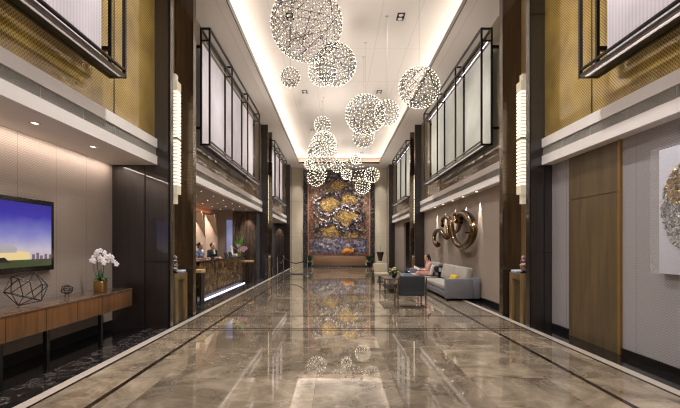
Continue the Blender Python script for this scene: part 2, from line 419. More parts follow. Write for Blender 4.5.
# lower walls
S(MB().box(WL-.12,YB,0,WL,8.75,3.4),'wall_left',M['wl'],'woven beige wall behind the console')
S(MB().box(WR,YB,0,WR+.12,8.75,3.4),'wall_right',M['wr'],'woven grey wall with the oak door')
S(MB().box(WR,10.4,0,WR+.12,21.35,3.4),'wall_right',M['w2'],'taupe wall behind the sofas')
b=MB().box(WR,22.8,0,WR+.12,23.9,3.4).box(WR,27.8,0,WR+.12,YE,3.4).box(WR,23.9,2.95,WR+.12,27.8,3.4).box(WR+.9,22.8,0,WR+1.0,29,3.4)
S(b,'wall_right',M['w2'],'taupe wall with a dark opening beyond the second pier')
b=MB().box(WR+.85,23,0,WR+.88,28.5,3.2); b.box(WR+.12,23.7,0,WR+.88,23.9,3.2).box(WR+.12,27.8,0,WR+.88,28.0,3.2).box(WR+.12,23.9,2.95,WR+.88,27.8,3.1)
trim(b,M['dwood'],'dark lining of the side opening')
S(MB().box(WL-.12,22.8,0,WL,YE,3.4),'wall_left',M['dwood'],'dark panelled wall beyond the second left pier')
S(MB().box(-5.6,20.9,0,-4.74,21.35,3.3),'wall_left',M['fold'],'plaster end of the reception back wall')
S(MB().box(-4.74,20.9,0,-3.64,21.35,3.3),'wall_left',M['bronze_panel'],'brown wood wall at the end of the reception')
b=MB()
for x in (-4.62,-4.6,-4.1): b.box(x,20.892,0,x+.012,20.9,3.1)
trim(b,M['bar'],'vertical reveals in the reception end wall')
S(MB().box(WL,31.95,0,PL-.41,33.39,3.14),'wall_left',M['bronze_panel'],'brown wood return wall beside the mural end')
# baseboards
S(MB().box(WL,YB,0,WL+.02,8.74,.16),'baseboard_left',M['black'],'black skirting left')
S(MB().box(WR-.02,YB,0,WR,6.59,.1).box(WR-.02,8.1,0,WR,8.74,.1),'baseboard_right',M['black'],'black skirting right')
S(MB().box(WR-.02,10.4,0,WR,21.35,.1),'baseboard_right',M['black'],'black skirting behind the sofas')

# upper walls: gold woven mesh
for g,s,side in ((GL,-1,'left'),(GR,1,'right')):
    for y0,y1,k in ((YB,8.75,'near'),(10.4,21.35,'middle'),(23.0,31.9,'far')):
        S(MB().box(g,y0,ZL0+.2,g+s*.06,y1,ZC),'wall_'+side,M['gold' if k=='near' else 'gold_dim'],'gold mesh upper wall, %s bay on the %s'%(k,side))
    b=MB()
    for y in (7.13,3.5,12.4,14.9,17.4,19.9,25.2,27.7): b.box(g-s*.004,y,ZL1,g,y+.03,ZC-.02)
    trim(b,M['bar'],'vertical glazing bars on the gold wall, %s'%side)

# ledges
def ledge(x, wallx, s, y0, y1, side, k, deep=None):
    b=MB()
    b.box(x,y0,ZL0,x+s*.12,y1,ZL0+.17)
    b.box(x,y0,ZL1-.17,x+s*.12,y1,ZL1)
    if deep is None: b.box(x+s*.12,y0,ZL0,wallx,y1,ZL0+.04)
    b.box(x+s*.02,y0+.001,ZL0+.17,x+s*.025,y0+.02,ZL1-.17)
    b.mi=1; b.box(x+s*.05,y0,ZL0+.17,x+s*.1,y1,ZL1-.17)
    b.mi=2; z=ZL0+.185
    while z<ZL1-.18: b.box(x+s*.02,y0+.02,z,x+s*.05,y1,z+.008); z+=.0165
    yy=y0+.7
    while yy<y1-.3: b.box(x+s*.016,yy,ZL0+.17,x+s*.02,yy+.02,ZL1-.17); yy+=.9
    trim(b,[M['ledge'],M['ventd'],M['vent']],'pale ledge with grey air slot, %s bay on the %s'%(k,side))
ledge(LL,WL,-1,YB,8.75,'left','near'); ledge(LR,WR,1,YB,8.75,'right','near')
ledge(LL,WL,-1,10.4,21.35,'left','middle',True); ledge(LR,WR,1,10.4,21.35,'right','middle')
ledge(LL,WL,-1,22.95,31.9,'left','far'); ledge(LR,WR,1,22.95,31.9,'right','far')

# ceiling: soffit ring, bronze lip, cove, tray
TL,TR,TE=-2.52,3.03,31.5; YS=YB
b=MB()
b.box(GL-.2,YS,ZC,TL-.02,YE,ZC+.04).box(TR+.02,YS,ZC,GR+.2,YE,ZC+.04).box(TL-.02,TE+.02,ZC,TR+.02,YE,ZC+.04)
S(b,'ceiling',M['soffit'],'cream soffit around the tray ceiling')
b=MB().box(TL-.02,YS,ZC-.005,TL,TE,ZC+.16).box(TR,YS,ZC-.005,TR+.02,TE,ZC+.16).box(TL-.02,TE,ZC-.005,TR+.02,TE+.02,ZC+.1)
trim(b,M['bar'],'dark bronze lip of the ceiling tray')
b=MB().box(TL-.262,YS,ZC-.004,TL-.25,YE-.2,ZC).box(TR+.25,YS,ZC-.004,TR+.262,YE-.2,ZC)
trim(b,M['vent'],'fine joint in the soffit')
b=MB().box(TL-.7,YS,ZT,TR+.7,TE+.75,ZT+.1)
b.box(TL-.5,YS,ZC+.04,TL-.45,TE+.5,ZT).box(TR+.45,YS,ZC+.04,TR+.5,TE+.5,ZT).box(TL-.5,TE+.45,ZC+.04,TR+.5,TE+.5,ZT)
S(b,'ceiling',M['ceil'],'cream tray ceiling with panel joints')
b=MB().box(TL-.3,YS,ZC+.045,TL-.28,TE,ZC+.06).box(TR+.28,YS,ZC+.045,TR+.3,TE,ZC+.06).box(TL,TE+.28,ZC+.045,TR,TE+.3,ZC+.06)
trim(b,M['led'],'light tape hidden in the ceiling cove')

# end wall
S(MB().box(-4.4,YE,0,4.4,YE+.2,ZC),'wall_end',M['beige'],'cream panelled end wall')
b=MB()
for z in (1.0,2.2,2.45,4.8): b.box(-3.2,YE-.006,z,3.76,YE,z+.02)
trim(b,M['vent'],'horizontal joints in the end wall panels')
b=MB().box(-2.36,33.28,0,-2.04,33.4,7.1).box(2.55,33.28,0,2.87,33.4,7.1).box(-2.04,33.28,6.75,2.55,33.4,7.1)
trim(b,M['dmarble'],'black marble surround of the mural')
b=MB().box(-2.04,33.12,0,2.55,33.4,.1); trim(b,M['dmarble'],'black stone kerb under the mural')

# ------------------------------------------------------------------ mural
t=thing('mural','tall mosaic relief mural of gold peaks on the end wall','mural',(.25,33.3,.8))
b=MB().box(-2.04,33.25,.82,2.55,33.395,6.75); b.build('backing_panel',M['mural_bg'],t)
b=MB(); M['rose']=mat('rose_border',(170,116,96),.4)
for xa in (-2.04,2.48): MB().box(xa,33.24,.82,xa+.07,33.25,6.75).build('border',M['rose'],t)
def K(x,y): return ep(280+x/3.707,180+y/3.707,33.2)
def blob(pts,dep,y=33.25):
    bb=MB(); poly=[Vector((K(*p).x,y,K(*p).z)) for p in pts]
    # smooth outline with small crags
    out=[]
    for i in range(len(poly)):
        a,c=poly[i],poly[(i+1)%len(poly)]
        for k in range(5):
            q=a.lerp(c,k/5); q=q+Vector((random.uniform(-.05,.05),0,random.uniform(-.05,.05))); out.append(q)
    cen=sum(out,Vector())/len(out); cen.y=y-dep*2
    N=len(out); vs=out+[p+Vector((0,-dep,0)) for p in out]+[cen]
    fs=[(i,(i+1)%N,N+(i+1)%N,N+i) for i in range(N)]+[(N+i,N+(i+1)%N,2*N) for i in range(N)]
    bb.add(vs,fs); return bb
def ridge(pts,r,y=33.2):
    P=[]
    for i in range(len(pts)-1):
        a,c=K(*pts[i]),K(*pts[i+1])
        for k in range(6):
            q=a.lerp(c,k/6); P.append(Vector((q.x+random.uniform(-.04,.04),y+random.uniform(-.03,.03),q.z+random.uniform(-.04,.04))))
    P.append(K(*pts[-1])); P[-1].y=y
    return MB().tube(P,[r*random.uniform(.6,1.35) for _ in P],7,.7)
golds=[[(150,90),(165,70),(195,62),(220,80),(222,105),(195,118),(160,115)],
 [(218,72),(245,52),(275,60),(290,75),(270,88),(240,86)],
 [(212,125),(235,108),(262,112),(292,130),(290,148),(262,155),(240,178),(222,160)],
 [(150,190),(165,176),(195,166),(220,182),(228,200),(200,212),(160,208)],
 [(236,205),(250,190),(282,186),(292,200),(280,214),(245,216)],
 [(170,40),(200,10),(225,5),(260,20),(250,38),(205,42)]]
for g in golds: blob(g,.04).build('gold_peak',M['mural_gold'],t)
for p,r in (([(128,88),(140,72),(165,55),(200,44),(214,66),(245,28),(268,42),(302,66),(296,92),(266,94)],.1),
  ([(140,92),(148,122),(190,130),(214,106),(240,94),(262,104),(302,122),(304,146),(272,160),(250,178),(240,190),(214,168)],.11),
  ([(128,178),(160,166),(190,150),(216,168),(240,192),(256,184),(280,176),(300,190)],.1),
  ([(146,-2),(165,-8),(190,-12),(215,-20),(235,-12),(262,-4),(275,8)],.17),
  ([(150,14),(170,2),(200,-6),(240,2),(265,16)],.09),([(125,120),(140,140),(165,150),(190,152)],.05),([(290,190),(305,165),(318,170)],.05)):
    ridge(p,r).build('dark_ridge',M['mural_dark'],t,smooth=True)
b=MB()
for pts in ([(128,88),(140,72),(165,55),(200,44),(214,66),(245,28),(268,42),(302,66),(296,92)],[(140,92),(148,122),(190,130),(214,106),(240,94),(262,104),(302,122),(304,146),(272,160),(240,190),(214,168)],[(128,178),(160,166),(190,150),(216,168),(240,192),(280,176),(300,190)],[(146,-2),(190,-12),(235,-12),(275,8)]):
    for i in range(len(pts)-1):
        a,c=K(*pts[i]),K(*pts[i+1])
        for k in range(26):
            q=a.lerp(c,random.random()); b.rbox((q.x+random.gauss(0,.13),33.14+random.uniform(-.03,.04),q.z+random.gauss(0,.13)),(random.uniform(.04,.13),.05,random.uniform(.04,.13)),(0,random.uniform(-1,1),0))
b.build('ridge_fragment',M['mural_dark'],t)['kind']='stuff'
blob([(112,222),(150,214),(190,222),(230,216),(262,228),(300,216),(322,222),(322,262),(280,268),(240,270),(180,270),(112,268)],.02).build('blue_band',M['mural_blue'],t)
b=MB()
for i in range(160):
    q=K(random.uniform(112,322),random.uniform(205,274)); b.rbox((q.x,33.21,q.z),(random.uniform(.03,.12),.04,random.uniform(.04,.2)),(0,random.uniform(-.6,.6),0))
b.build('blue_fragment',M['mural_blue'],t)['kind']='stuff'
blob([(228,262),(244,252),(262,256),(276,252),(270,268),(250,272),(230,270)],.05,33.22).build('orange_patch',M['mural_orange'],t)
b=MB()
for i in range(900):
    q=K(random.uniform(112,322),random.uniform(0,215)); b.rbox((q.x,33.2,q.z),(random.uniform(.03,.09),.03,random.uniform(.03,.12)),(0,random.uniform(-.8,.8),0))
b.build('mosaic_fragment',mottled('mixed_fragments',[(.2,(48,36,42)),(.45,(110,82,66)),(.65,(176,150,116)),(.88,(226,216,216))],9,.4),t)['kind']='stuff'
tag(MB().box(-1.62,33.0,.1,2.18,33.22,.8).build('low_bench',mat('brown_stone_bench',(126,96,74),.4,noise=.1),bevel=.01),'long low brown bench wall under the mural','bench')
def pot_plant(x,y,label):
    t=thing('potted_plant',label,'plant',(x,y,0),'green plants beside the mural')
    MB().lathe((x,y,.1),[(.12,0),(.17,.25),(.15,.25)],14).build('pot',M['black'],t,smooth=True)
    b=MB()
    for i in range(46):
        a=random.uniform(0,2*PI); r=random.uniform(.08,.3); h=random.uniform(.25,.62)
        p=Vector((x,y,.33)); q=Vector((x+r*math.cos(a),y+r*math.sin(a)*.6,.33+h)); sd=Vector((-math.sin(a),math.cos(a),0))*.045
        m_=p.lerp(q,.6)+Vector((0,0,.06)); b.add([p,m_+sd,q,m_-sd,m_+Vector((0,0,-.01))],[(0,1,4),(1,2,4),(2,3,4),(3,0,4)])
    b.build('foliage',M['leaf'],t)
pot_plant(-1.88,32.98,'green leafy potted plant at the left foot of the mural')
pot_plant(2.42,32.98,'green leafy potted plant at the right foot of the mural')

# ------------------------------------------------------------------ light boxes on the upper walls
def light_box(xo, xi, s, y0, y1, cell, cloth, label, z0=4.06, z1=6.97, openend=True):
    t=thing('light_box',label,'light box',(xi,(y0+y1)/2,z0),'backlit boxes along the upper walls')
    w=.045; fr=MB()
    for x in (xo,xi):
        for z in (z0,z1-w): fr.box(x-w/2,y0,z,x+w/2,y1,z+w)
    fr.box(xo-w/2,y0,z1-.33,xo+w/2,y1,z1-.30)
    fr.box(xo-w/2,y0,z0+.10,xo+w/2,y1,z0+.125)
    ys=[]; y=y1
    while y>=y0-.01: ys.append(y); y-=cell
    for y in ys+[y0]:
        for z in (z0,z1-w): fr.box(min(xo,xi),y-w/2,z,max(xo,xi),y+w/2,z+w)
        fr.box(min(xo,xi),y-w/2,z1-.33,max(xo,xi),y+w/2,z1-.3)
    fro=fr.build('frame',M['bar'],t)
    for y in ys+([y0] if y0-ys[-1]<-.3 else []):
        b=MB().box(xo-w/2,y-w/2,z0,xo+w/2,y+w/2,z1).box(xi-w/2,y-w/2,z0,xi+w/2,y+w/2,z1); b.build('post',M['bar'],fro)
    MB().box(xi+s*.026,y0+.14,z0+.1,xi+s*.04,y1-.2,z1-.30).build('cloth_panel',cloth,t)
    MB().box((xi+xo)/2-s*.03,y0+.03,z0+.012,xo+s*.03,y1-.03,z0+.03).build('underside_panel',M['under'],t)
    MB().box((xi+xo)/2-s*.028,y0+.03,z0+.01,xi,y1-.03,z0+.028).build('underside_grille',M['black'],t)
    for y in ys:
        for z in (z0+.4,z1-.5): MB().box(xi,y-.03,z,GL if s<0 else GR,y+.03,z+.06).build('wall_bracket',M['bar'],t)
    b=MB().box(xi-s*.055,y0+.1,z1-.29,xi-s*.04,y1-.1,z1-.27); b.build('light_tape',M['ledc'] if s>0 else M['vent'],t)
XoL,XiL,XoR,XiR=-3.11,-3.32,3.61,3.86
light_box(XoL,XiL,-1,-.6,6.68,2.43,M['screenN'],'near left backlit box above the television wall, cut off by the photo top')
light_box(XoR,XiR,1,-.6,6.68,2.43,M['screenN'],'near right backlit box above the oak door, cut off by the photo top')
light_box(XoL,XiL,-1,11.22,18.5,2.43,M['screenL'],'backlit box above the reception desk')
light_box(XoR,XiR,1,11.22,18.5,2.43,M['screenR'],'backlit box above the sofas and bronze sculpture')
light_box(XoL,XiL,-1,23.2,28.7,1.83,M['screenL'],'farthest backlit box on the left, beside the mural end')
light_box(XoR,XiR,1,23.2,28.7,1.83,M['screenR'],'farthest backlit box on the right, beside the mural end')

# ------------------------------------------------------------------ sphere pendants
BULB=None
def ico(sub):
    bm=bmesh.new(); bmesh.ops.create_icosphere(bm,subdivisions=sub,radius=1)
    vs=[v.co.normalized() for v in bm.verts]; es=[(e.verts[0].index,e.verts[1].index) for e in bm.edges]; bm.free(); return vs,es
HULL={}
def hull(n):
    if n in HULL: return HULL[n]
    rnd=random.Random(n); bm=bmesh.new()
    for i in range(n):
        z=1-2*(i+.5)/n; a=i*2.399963; q=math.sqrt(1-z*z); j=.25/math.sqrt(n)
        bm.verts.new(Vector((q*math.cos(a)+rnd.uniform(-j,j),q*math.sin(a)+rnd.uniform(-j,j),z+rnd.uniform(-j,j))).normalized())
    bmesh.ops.convex_hull(bm,input=list(bm.verts)); bm.verts.index_update()
    HULL[n]=([v.co.copy() for v in bm.verts],[(e.verts[0].index,e.verts[1].index) for e in bm.edges]); bm.free(); return HULL[n]
def octa(c,r): return [c+Vector(d)*r for d in ((1,0,0),(-1,0,0),(0,1,0),(0,-1,0),(0,0,1),(0,0,-1))],[(0,2,4),(2,1,4),(1,3,4),(3,0,4),(2,0,5),(1,2,5),(3,1,5),(0,3,5)]
def sphere(u,v,r,sc,label,sub=3,single=False):
    global BULB
    Y=F/sc; c=ep(u,v,Y); R=r/sc
    t=thing('sphere_pendant',label,'pendant lamp',c,'glowing wire spheres over the hall')
    vs,es=hull(440 if r>30 else 310 if r>17 else 180 if r>11.5 else 95 if r>7 else 62); rot=Euler((random.random()*3,random.random()*3,random.random()*3)).to_matrix()
    P=[c+(rot@p)*R*random.uniform(.985,1.01) for p in vs]
    b=MB(); wr=max(.0036,.10/sc)
    for i,j in es: b.cyl(P[i],P[j],wr,n=3,caps=False)
    # chords through the ball
    cn=len(P); rnd=random.Random(int(u*10))
    for _ in range(36 if sub==3 else 90):
        i=rnd.randrange(cn); j=rnd.randrange(cn)
        if (P[i]-P[j]).length<1.5*R: b.cyl(P[i],P[j],wr*1.7,n=3,caps=False)
    b.build('wire_frame',M['wire'],t)
    br=(.56 if r>30 else .46 if r>17 else .42 if r>11.5 else .38)/sc
    MB().cyl(c+Vector((0,0,R*.9)),(c.x,c.y,ZT-.04),.003,n=5).build('cable',M['cable'],t)
    MB().lathe((c.x,c.y,ZT-.03),[(.035,0),(.045,.03)],14).build('ceiling_cup',M['soffit'],t)
    P2=[p+(p-c).normalized()*br*.5 for p in P]
    if single:
        order=sorted(range(len(P)),key=lambda i:(P[i]-Vector((0,0,H))).length)
        if BULB is None:
            BULB=bpy.data.meshes.new('bulb'); a,f=octa(Vector(),1); BULB.from_pydata(a,[],f); BULB.materials.append(M['bulb'])
        for i in order[:100]:
            o=bpy.data.objects.new('bulb',BULB); COL.objects.link(o); o.parent=t; o.location=P2[i]-c; o.scale=(br,br,br)
        rest=order[100:]
    else: rest=range(len(P))
    b=MB()
    for i in rest: a,f=octa(P2[i],br); b.add(a,f)
    o=b.build('bulbs',M['bulb'],t); o['kind']='stuff'
    return t
sphere(306.7,24,35.5,47,'largest glowing wire sphere, nearest of all, cut by the photo top at left',4,True)
sphere(290.4,77.3,9.6,43.6,'small glowing sphere hanging alone at the far left, below the largest one')
sphere(335.4,64.5,20.5,42,'medium glowing sphere just below and right of the largest one',4,True)
sphere(322.3,72,13.7,36,'smaller glowing sphere half hidden behind the medium one below the largest')
sphere(419.2,87.6,20,42,'glowing sphere hanging alone at the far right, in front of the ceiling edge',4,True)
sphere(365.4,114.5,19.5,32.9,'large dense glowing sphere right of centre under the middle ceiling',4,True)
sphere(387,113,12.5,37.2,'medium glowing sphere overlapping the right side of the large dense centre-right one')
sphere(363.6,137,10.4,30.6,'glowing sphere peeping out below the large dense centre-right one')
sphere(322.5,124.7,8,23.4,'topmost small sphere of the vertical stack at left of the mural')
sphere(323.9,143.7,12.2,24,'second sphere down in the vertical stack at left of the mural')
sphere(322.2,154,14.8,22,'largest and third sphere down of the vertical stack at left of the mural',4)
sphere(309.2,164.3,4.7,18.4,'tiny sphere at the left edge of the stack by the mural corner')
sphere(316.2,177.2,8.9,16.6,'bottom sphere of the left stack, hanging in front of the mural')
sphere(320,173.4,6.5,14.8,'small sphere behind the bottom sphere of the left stack')
sphere(337.2,166,6.1,16.4,'small sphere at the mural top between the left stack and the right cluster')
sphere(352.2,169.6,11,17.4,'largest sphere of the low right cluster in front of the mural')
sphere(355.4,159,5,19,'tiny sphere at the top of the low right cluster')
sphere(346.5,174.4,5,14.75,'tiny sphere seen through the lower left of the low cluster\'s largest sphere')
sphere(371.7,175,7.3,18.4,'sphere at the right edge of the low cluster, beside the mural frame')
sphere(362.7,186.2,7.4,15.3,'lowest sphere of all, in front of the mural right half')

# ------------------------------------------------------------------ lights helper
def spot(loc, tgt, power, size=60, blend=.5, col=(1,.965,.92), r=.03, parent=None):
    l=bpy.data.lights.new('spot','SPOT'); l.energy=power; l.spot_size=math.radians(size); l.spot_blend=blend; l.color=col; l.shadow_soft_size=r
    o=bpy.data.objects.new('spot_light',l); COL.objects.link(o); o.location=loc
    o.rotation_euler=(Vector(tgt)-Vector(loc)).to_track_quat('-Z','Y').to_euler()
    return o
def area(loc, tgt, sx, sy, power, col=(1,.88,.74), up='Y', spread=180):
    l=bpy.data.lights.new('area','AREA'); l.shape='RECTANGLE'; l.size=sx; l.size_y=sy; l.spread=math.radians(spread); l.energy=power; l.color=col
    o=bpy.data.objects.new('area_light',l); COL.objects.link(o); o.location=loc
    d=(Vector(tgt)-Vector(loc)).normalized(); y=Vector((0,1,0)) if up=='Y' else Vector((1,0,0))
    z=-d; x=y.cross(z).normalized(); y=z.cross(x)
    o.rotation_euler=Matrix((x,y,z)).transposed().to_euler(); return o

# ceiling twin downlights
side={-1.23:'left',1.75:'right'}; nth={6.2:'nearest, above the camera',12.2:'nearest seen',18.2:'second seen',24.2:'third seen',30.2:'farthest'}
for x in (-1.23,1.75):
    for y in (6.2,12.2,18.2,24.2,30.2):
        if y>7:
            t=thing('twin_downlight','square twin downlight in the %s ceiling row, %s'%(side[x],nth[y]),'downlight',(x,y,ZT),'twin downlights in the tray ceiling')
            MB().box(x-.1,y-.2,ZT-.012,x+.1,y+.2,ZT-.001).build('housing',M['black'],t)
            for d in (-.1,.1): MB().cyl((x,y+d,ZT-.022),(x,y+d,ZT-.013),.065,n=14).build('lens',M['white'],t)
        spot((x,y,ZT-.05),(x,y,0),900,128,.8,r=.18)
        
# ------------------------------------------------------------------ left wall, near bay
t=thing('television','wall mounted television showing a pale building under a blue sky, left wall','television',(WL+.03,5.93,1.23))
MB().box(WL,5.03,1.23,WL+.07,6.83,2.247).build('case',mat('tv_black_plastic',(16,15,16),.25),t,bevel=.006)
def tvp(u,v): p=wp(u,v,WL+.074); return p
m,N,L,bs=new_mat('tv_sky_picture')
tc=N.new('ShaderNodeTexCoord'); sp=N.new('ShaderNodeSeparateXYZ'); L.new(tc.outputs['Generated'],sp.inputs[0])
r=ramp(N,[(0,lin((232,206,200))),(.25,lin((226,216,232))),(.5,lin((150,150,224))),(.8,lin((70,62,190))),(1,lin((58,46,170)))]); 
nn=N.new('ShaderNodeTexNoise'); nn.inputs['Scale'].default_value=3; L.new(tc.outputs['Generated'],nn.inputs['Vector'])
L.new(math_n(N,L,'ADD',sp.outputs[2],math_n(N,L,'MULTIPLY_ADD',nn.outputs['Fac'],.24,-.12)),r.inputs[0])
bs.inputs['Base Color'].default_value=(0,0,0,1); bs.inputs['Roughness'].default_value=.15
L.new(r.outputs[0],bs.inputs['Emission Color']); bs.inputs['Emission Strength'].default_value=.62
TVsky=m
def em(name,c,e=.6): return mat(name,tuple(int(k*.1) for k in c),.3,emit=e,ecol=c)
x0=WL+.0705
b=MB(); b.box(x0,5.10,1.30,x0+.002,6.76,2.175); scr=b.build('screen',TVsky,t)
pic=MB(); xx=x0+.0022
def flat(y0,z0,y1,z1,mi,y2=None):
    pic.mi=mi; pic.box(xx,y0,z0,xx+.0006*(mi+1),y1,z1)
flat(5.10,1.30,6.76,1.40,0)                     # lawn
pic.mi=1; pic.prism([(xx,5.09,1.40),(xx,6.3,1.40),(xx,6.28,1.50),(xx,6.05,1.52),(xx,5.09,1.50)],(.001,0,0))
pic.mi=2; pic.prism([(xx,5.3,1.50),(xx,6.02,1.50),(xx,6.03,1.56),(xx,5.85,1.62),(xx,5.5,1.58),(xx,5.3,1.58)],(.0012,0,0))
pic.mi=3; pic.prism([(xx,5.1,1.395),(xx,5.9,1.37),(xx,5.8,1.44),(xx,5.5,1.42),(xx,5.1,1.45)],(.002,0,0))
for y,z in ((6.33,1.47),(6.42,1.49),(6.5,1.45),(6.6,1.47),(6.7,1.46)): pic.mi=4; pic.box(xx,y,1.40,xx+.001,y+.06,z)
pic.build('picture',[em('pic_lawn',(84,96,60),.5),em('pic_facade',(250,222,160),.75),em('pic_hall',(206,196,200),.6),em('pic_crowd',(60,44,44),.4),em('pic_towers',(150,126,150),.5)],scr)

# console table
t=thing('console_table','long walnut console table with black legs under the television','console table',(-4.0,5.8,0))
cy0,cy1=3.6,8.26
MB().box(-4.27,cy0,.79,-3.69,cy1,.815).build('tabletop',M['ctop'],t,bevel=.004)
b=MB().box(-4.26,cy0+.01,.5,-3.70,cy1-.01,.79); apr=b.build('apron',M['walnut'],t,bevel=.003)
b=MB()
for y in (4.36,5.08,5.8,6.5,7.2): b.box(-3.701,y,.51,-3.698,y+.006,.785)
b.build('drawer_gap',M['black'],apr)
for y in (4.2,5.04,5.87,7.22):
    for x in (-3.745,): MB().box(x-.025,y-.03,0,x+.025,y+.03,.5).build('leg',M['black'],t)
# geometric wire ornaments
def wire_ico(c,R,label,wr,squash=(1,1,1),rot=0,stand=False):
    bm=bmesh.new(); bmesh.ops.create_icosphere(bm,subdivisions=1,radius=R)
    bm.faces.ensure_lookup_table(); nf=bm.faces[8].calc_center_median().normalized(); vd=Vector((.62,-.75,.22)).normalized(); E=Matrix.Rotation(rot,3,vd)@nf.rotation_difference(vd).to_matrix(); P=[E@v.co for v in bm.verts]; P=[Vector((p.x*squash[0],p.y*squash[1],p.z*squash[2])) for p in P]
    es=[(e.verts[0].index,e.verts[1].index) for e in bm.edges]; bm.free()
    zmin=min(p.z for p in P); off=Vector(c)+Vector((0,0,-zmin+wr+(.05 if stand else 0))); b=MB()
    for i,j in es: b.cyl(P[i]+off,P[j]+off,wr,n=6)
    for p in P: b.ell(p+off,(wr*1.2,)*3,n=6,k=4)
    if stand:
        for a in (-.05,.05): b.cyl((c[0],c[1]+a,c[2]),(c[0],c[1]+a*.7,c[2]+.09),wr,n=6)
    return tag(b.build('wire_ornament',M['black'],None,loc=c),label,'ornament')
wire_ico((-3.98,5.84,.821),.25,'large black wire polyhedron ornament on the console table',.006,(1,1,.9),.95)
wire_ico((-3.98,6.72,.818),.085,'small black wire ball ornament on a stand on the console table',.005,(1,1,.85),.1,True)
# orchid
ox,oy,oz=-3.95,7.62,.816
t=thing('orchid','white orchid in a square brass pot on the console table','orchid',(ox,oy,oz))
MB().box(ox-.08,oy-.08,oz,ox+.08,oy+.08,oz+.18).build('pot',M['brass'],t,bevel=.006)
b=MB()
stems=[[(0,0,.16),(-.05,0,.4),(-.07,.02,.62),(.02,0,.72),(.14,-.02,.66),(.24,-.02,.58)],[(.02,.03,.16),(.04,.03,.42),(.03,.02,.6),(-.02,0,.68),(-.1,-.02,.64)],[(-.03,-.03,.16),(-.1,-.03,.4),(-.1,0,.55)]]
for st in stems: b.tube([Vector((ox,oy,oz))+Vector(p) for p in st],.005,6)
stm=b.build('stem',M['stem'],t,smooth=True)
b=MB()
for i in range(9):
    a=i*.7; l=random.uniform(.12,.2); p=Vector((ox,oy,oz+.165)); q=p+Vector((math.cos(a)*l,math.sin(a)*l,random.uniform(-.03,.12))); mm=p.lerp(q,.5)+Vector((0,0,.06)); sd=Vector((-math.sin(a),math.cos(a),0))*.035
    b.add([p,mm+sd,q,mm-sd,mm-Vector((0,0,.008))],[(0,1,4),(1,2,4),(2,3,4),(3,0,4)])
b.tube([(ox,oy,oz+.16),(ox,oy,oz+.3),(ox+.01,oy,oz+.38)],[.03,.045,.01],8)
b.build('leaf_rosette',M['leaf'],t)
fl=[(-.12,0,.62),(-.06,-.03,.68),(.0,-.03,.63),(.02,-.04,.74),(.08,-.02,.7),(.12,-.03,.63),(.18,-.02,.64),(.24,-.02,.56),(-.02,.02,.57),(.06,-.04,.58),(-.1,-.03,.55),(-.03,-.05,.72),(.13,0,.56),(.3,-.02,.5),(.09,-.05,.52),(-.15,-.02,.57),(.22,-.03,.62)]
for p in fl:
    b=MB(); c=Vector((ox,oy,oz))+Vector(p)*.93
    for k in range(5):
        a=2*PI*k/5+random.random()*.4; rr=.032
        b.ell(c+Vector((math.cos(a)*rr*.85,-.005,math.sin(a)*rr*.85)),(.022,.007,.018),n=8,k=5)
    b.ell(c+Vector((0,-.01,0)),(.01,.01,.01),n=6,k=4)
    b.build('flower',M['orchid'],stm,smooth=True)
# ledge downlights, near bay left
for i,(y,nm) in enumerate(((5.73,'nearer'),(7.1,'farther'))):
    t=thing('ledge_downlight','small rectangular downlight under the left ledge, %s of the two'%nm,'downlight',(-3.8,y,ZL0-.004),'downlights under the left ledge')
    MB().box(-3.85,y-.05,ZL0-.006,-3.75,y+.05,ZL0-.0005).build('housing',M['vent'],t)
    for d in (-.024,.024): MB().box(-3.825,y+d-.016,ZL0-.009,-3.775,y+d+.016,ZL0-.0065).build('lens',M['lens'],t)
for y in (2.99,4.36,5.73,7.1): spot((-3.8,y,ZL0-.03),(-3.8,y,0),16,80,.7)

# ------------------------------------------------------------------ pedestals, stones and sconces in the niches
def pedestal(f,s,y0,label,stone,top_label,book_label,far=False):
    xa,xb=f+s*.015,f+s*.36; y1=y0+.72; h=1.0
    t=thing('display_pedestal',label,'pedestal',((xa+xb)/2,(y0+y1)/2,0),'brass display pedestals in the pier niches')
    b=MB().box(xa,y0,0,xb,y0+.16,h).box(xa,y1-.16,0,xb,y1,h).box(xa,y0+.16,h-.12,xb,y1-.16,h); pf=b.build('portal_frame',M['brassd'],t,bevel=.004)
    MB().box(xa+s*.05,y0+.18,.0,xb-s*.02,y1-.18,h-.14).build('inner_panel',mat('aged_brass_inner',(84,74,52),.4,metal=.4),pf)
    MB().box(xa,y0,h,xb,y1,h+.012).build('top_plate',M['brassd'],t)
    cx=f+s*.14; z=h+.012
    bk=thing('art_book',book_label,'book',(cx,y0+.54,z)); 
    MB().box(cx-.11,y0+.40,z,cx+.11,y0+.69,z+.03).build('cover',M['bluebook'],bk); MB().box(cx-.10,y0+.41,z+.03,cx+.105,y0+.68,z+.055).build('page_block',M['paper'],bk)
    st=thing('stone_ornament',top_label,'ornament',(cx,y0+.26,z))
    MB().lathe((cx,y0+.26,z),[(.07,0),(.07,.03),(.02,.05),(.02,.07)],14).build('stand',M['black'],st,smooth=True)
    bb=MB()
    for k in range(4): bb.ell((cx,y0+.26,z+.1+k*.075),(.10-.012*k-(.02 if k==0 else 0),.10-.012*k-(.02 if k==0 else 0),.055),(0,.15*(-1)**k,0))
    bb.build('stone',stone,st,smooth=True)
pedestal(PL,-1,9.12,'brass display pedestal in the near left pier niche',M['greystone'],'grey banded stone ornament on the near left pedestal','pale art book on the near left pedestal')
pedestal(PR,1,9.12,'brass display pedestal in the near right pier niche',M['redstone'],'red brown banded stone ornament on the near right pedestal','blue grey art book on the near right pedestal')
pedestal(PL,-1,21.75,'brass display pedestal in the far left pier niche',M['greystone'],'stone ornament on the far left pedestal','art book on the far left pedestal')
pedestal(PR,1,21.75,'brass display pedestal in the far right pier niche behind the seated woman',M['greystone'],'stone ornament on the far right pedestal','art book on the far right pedestal')
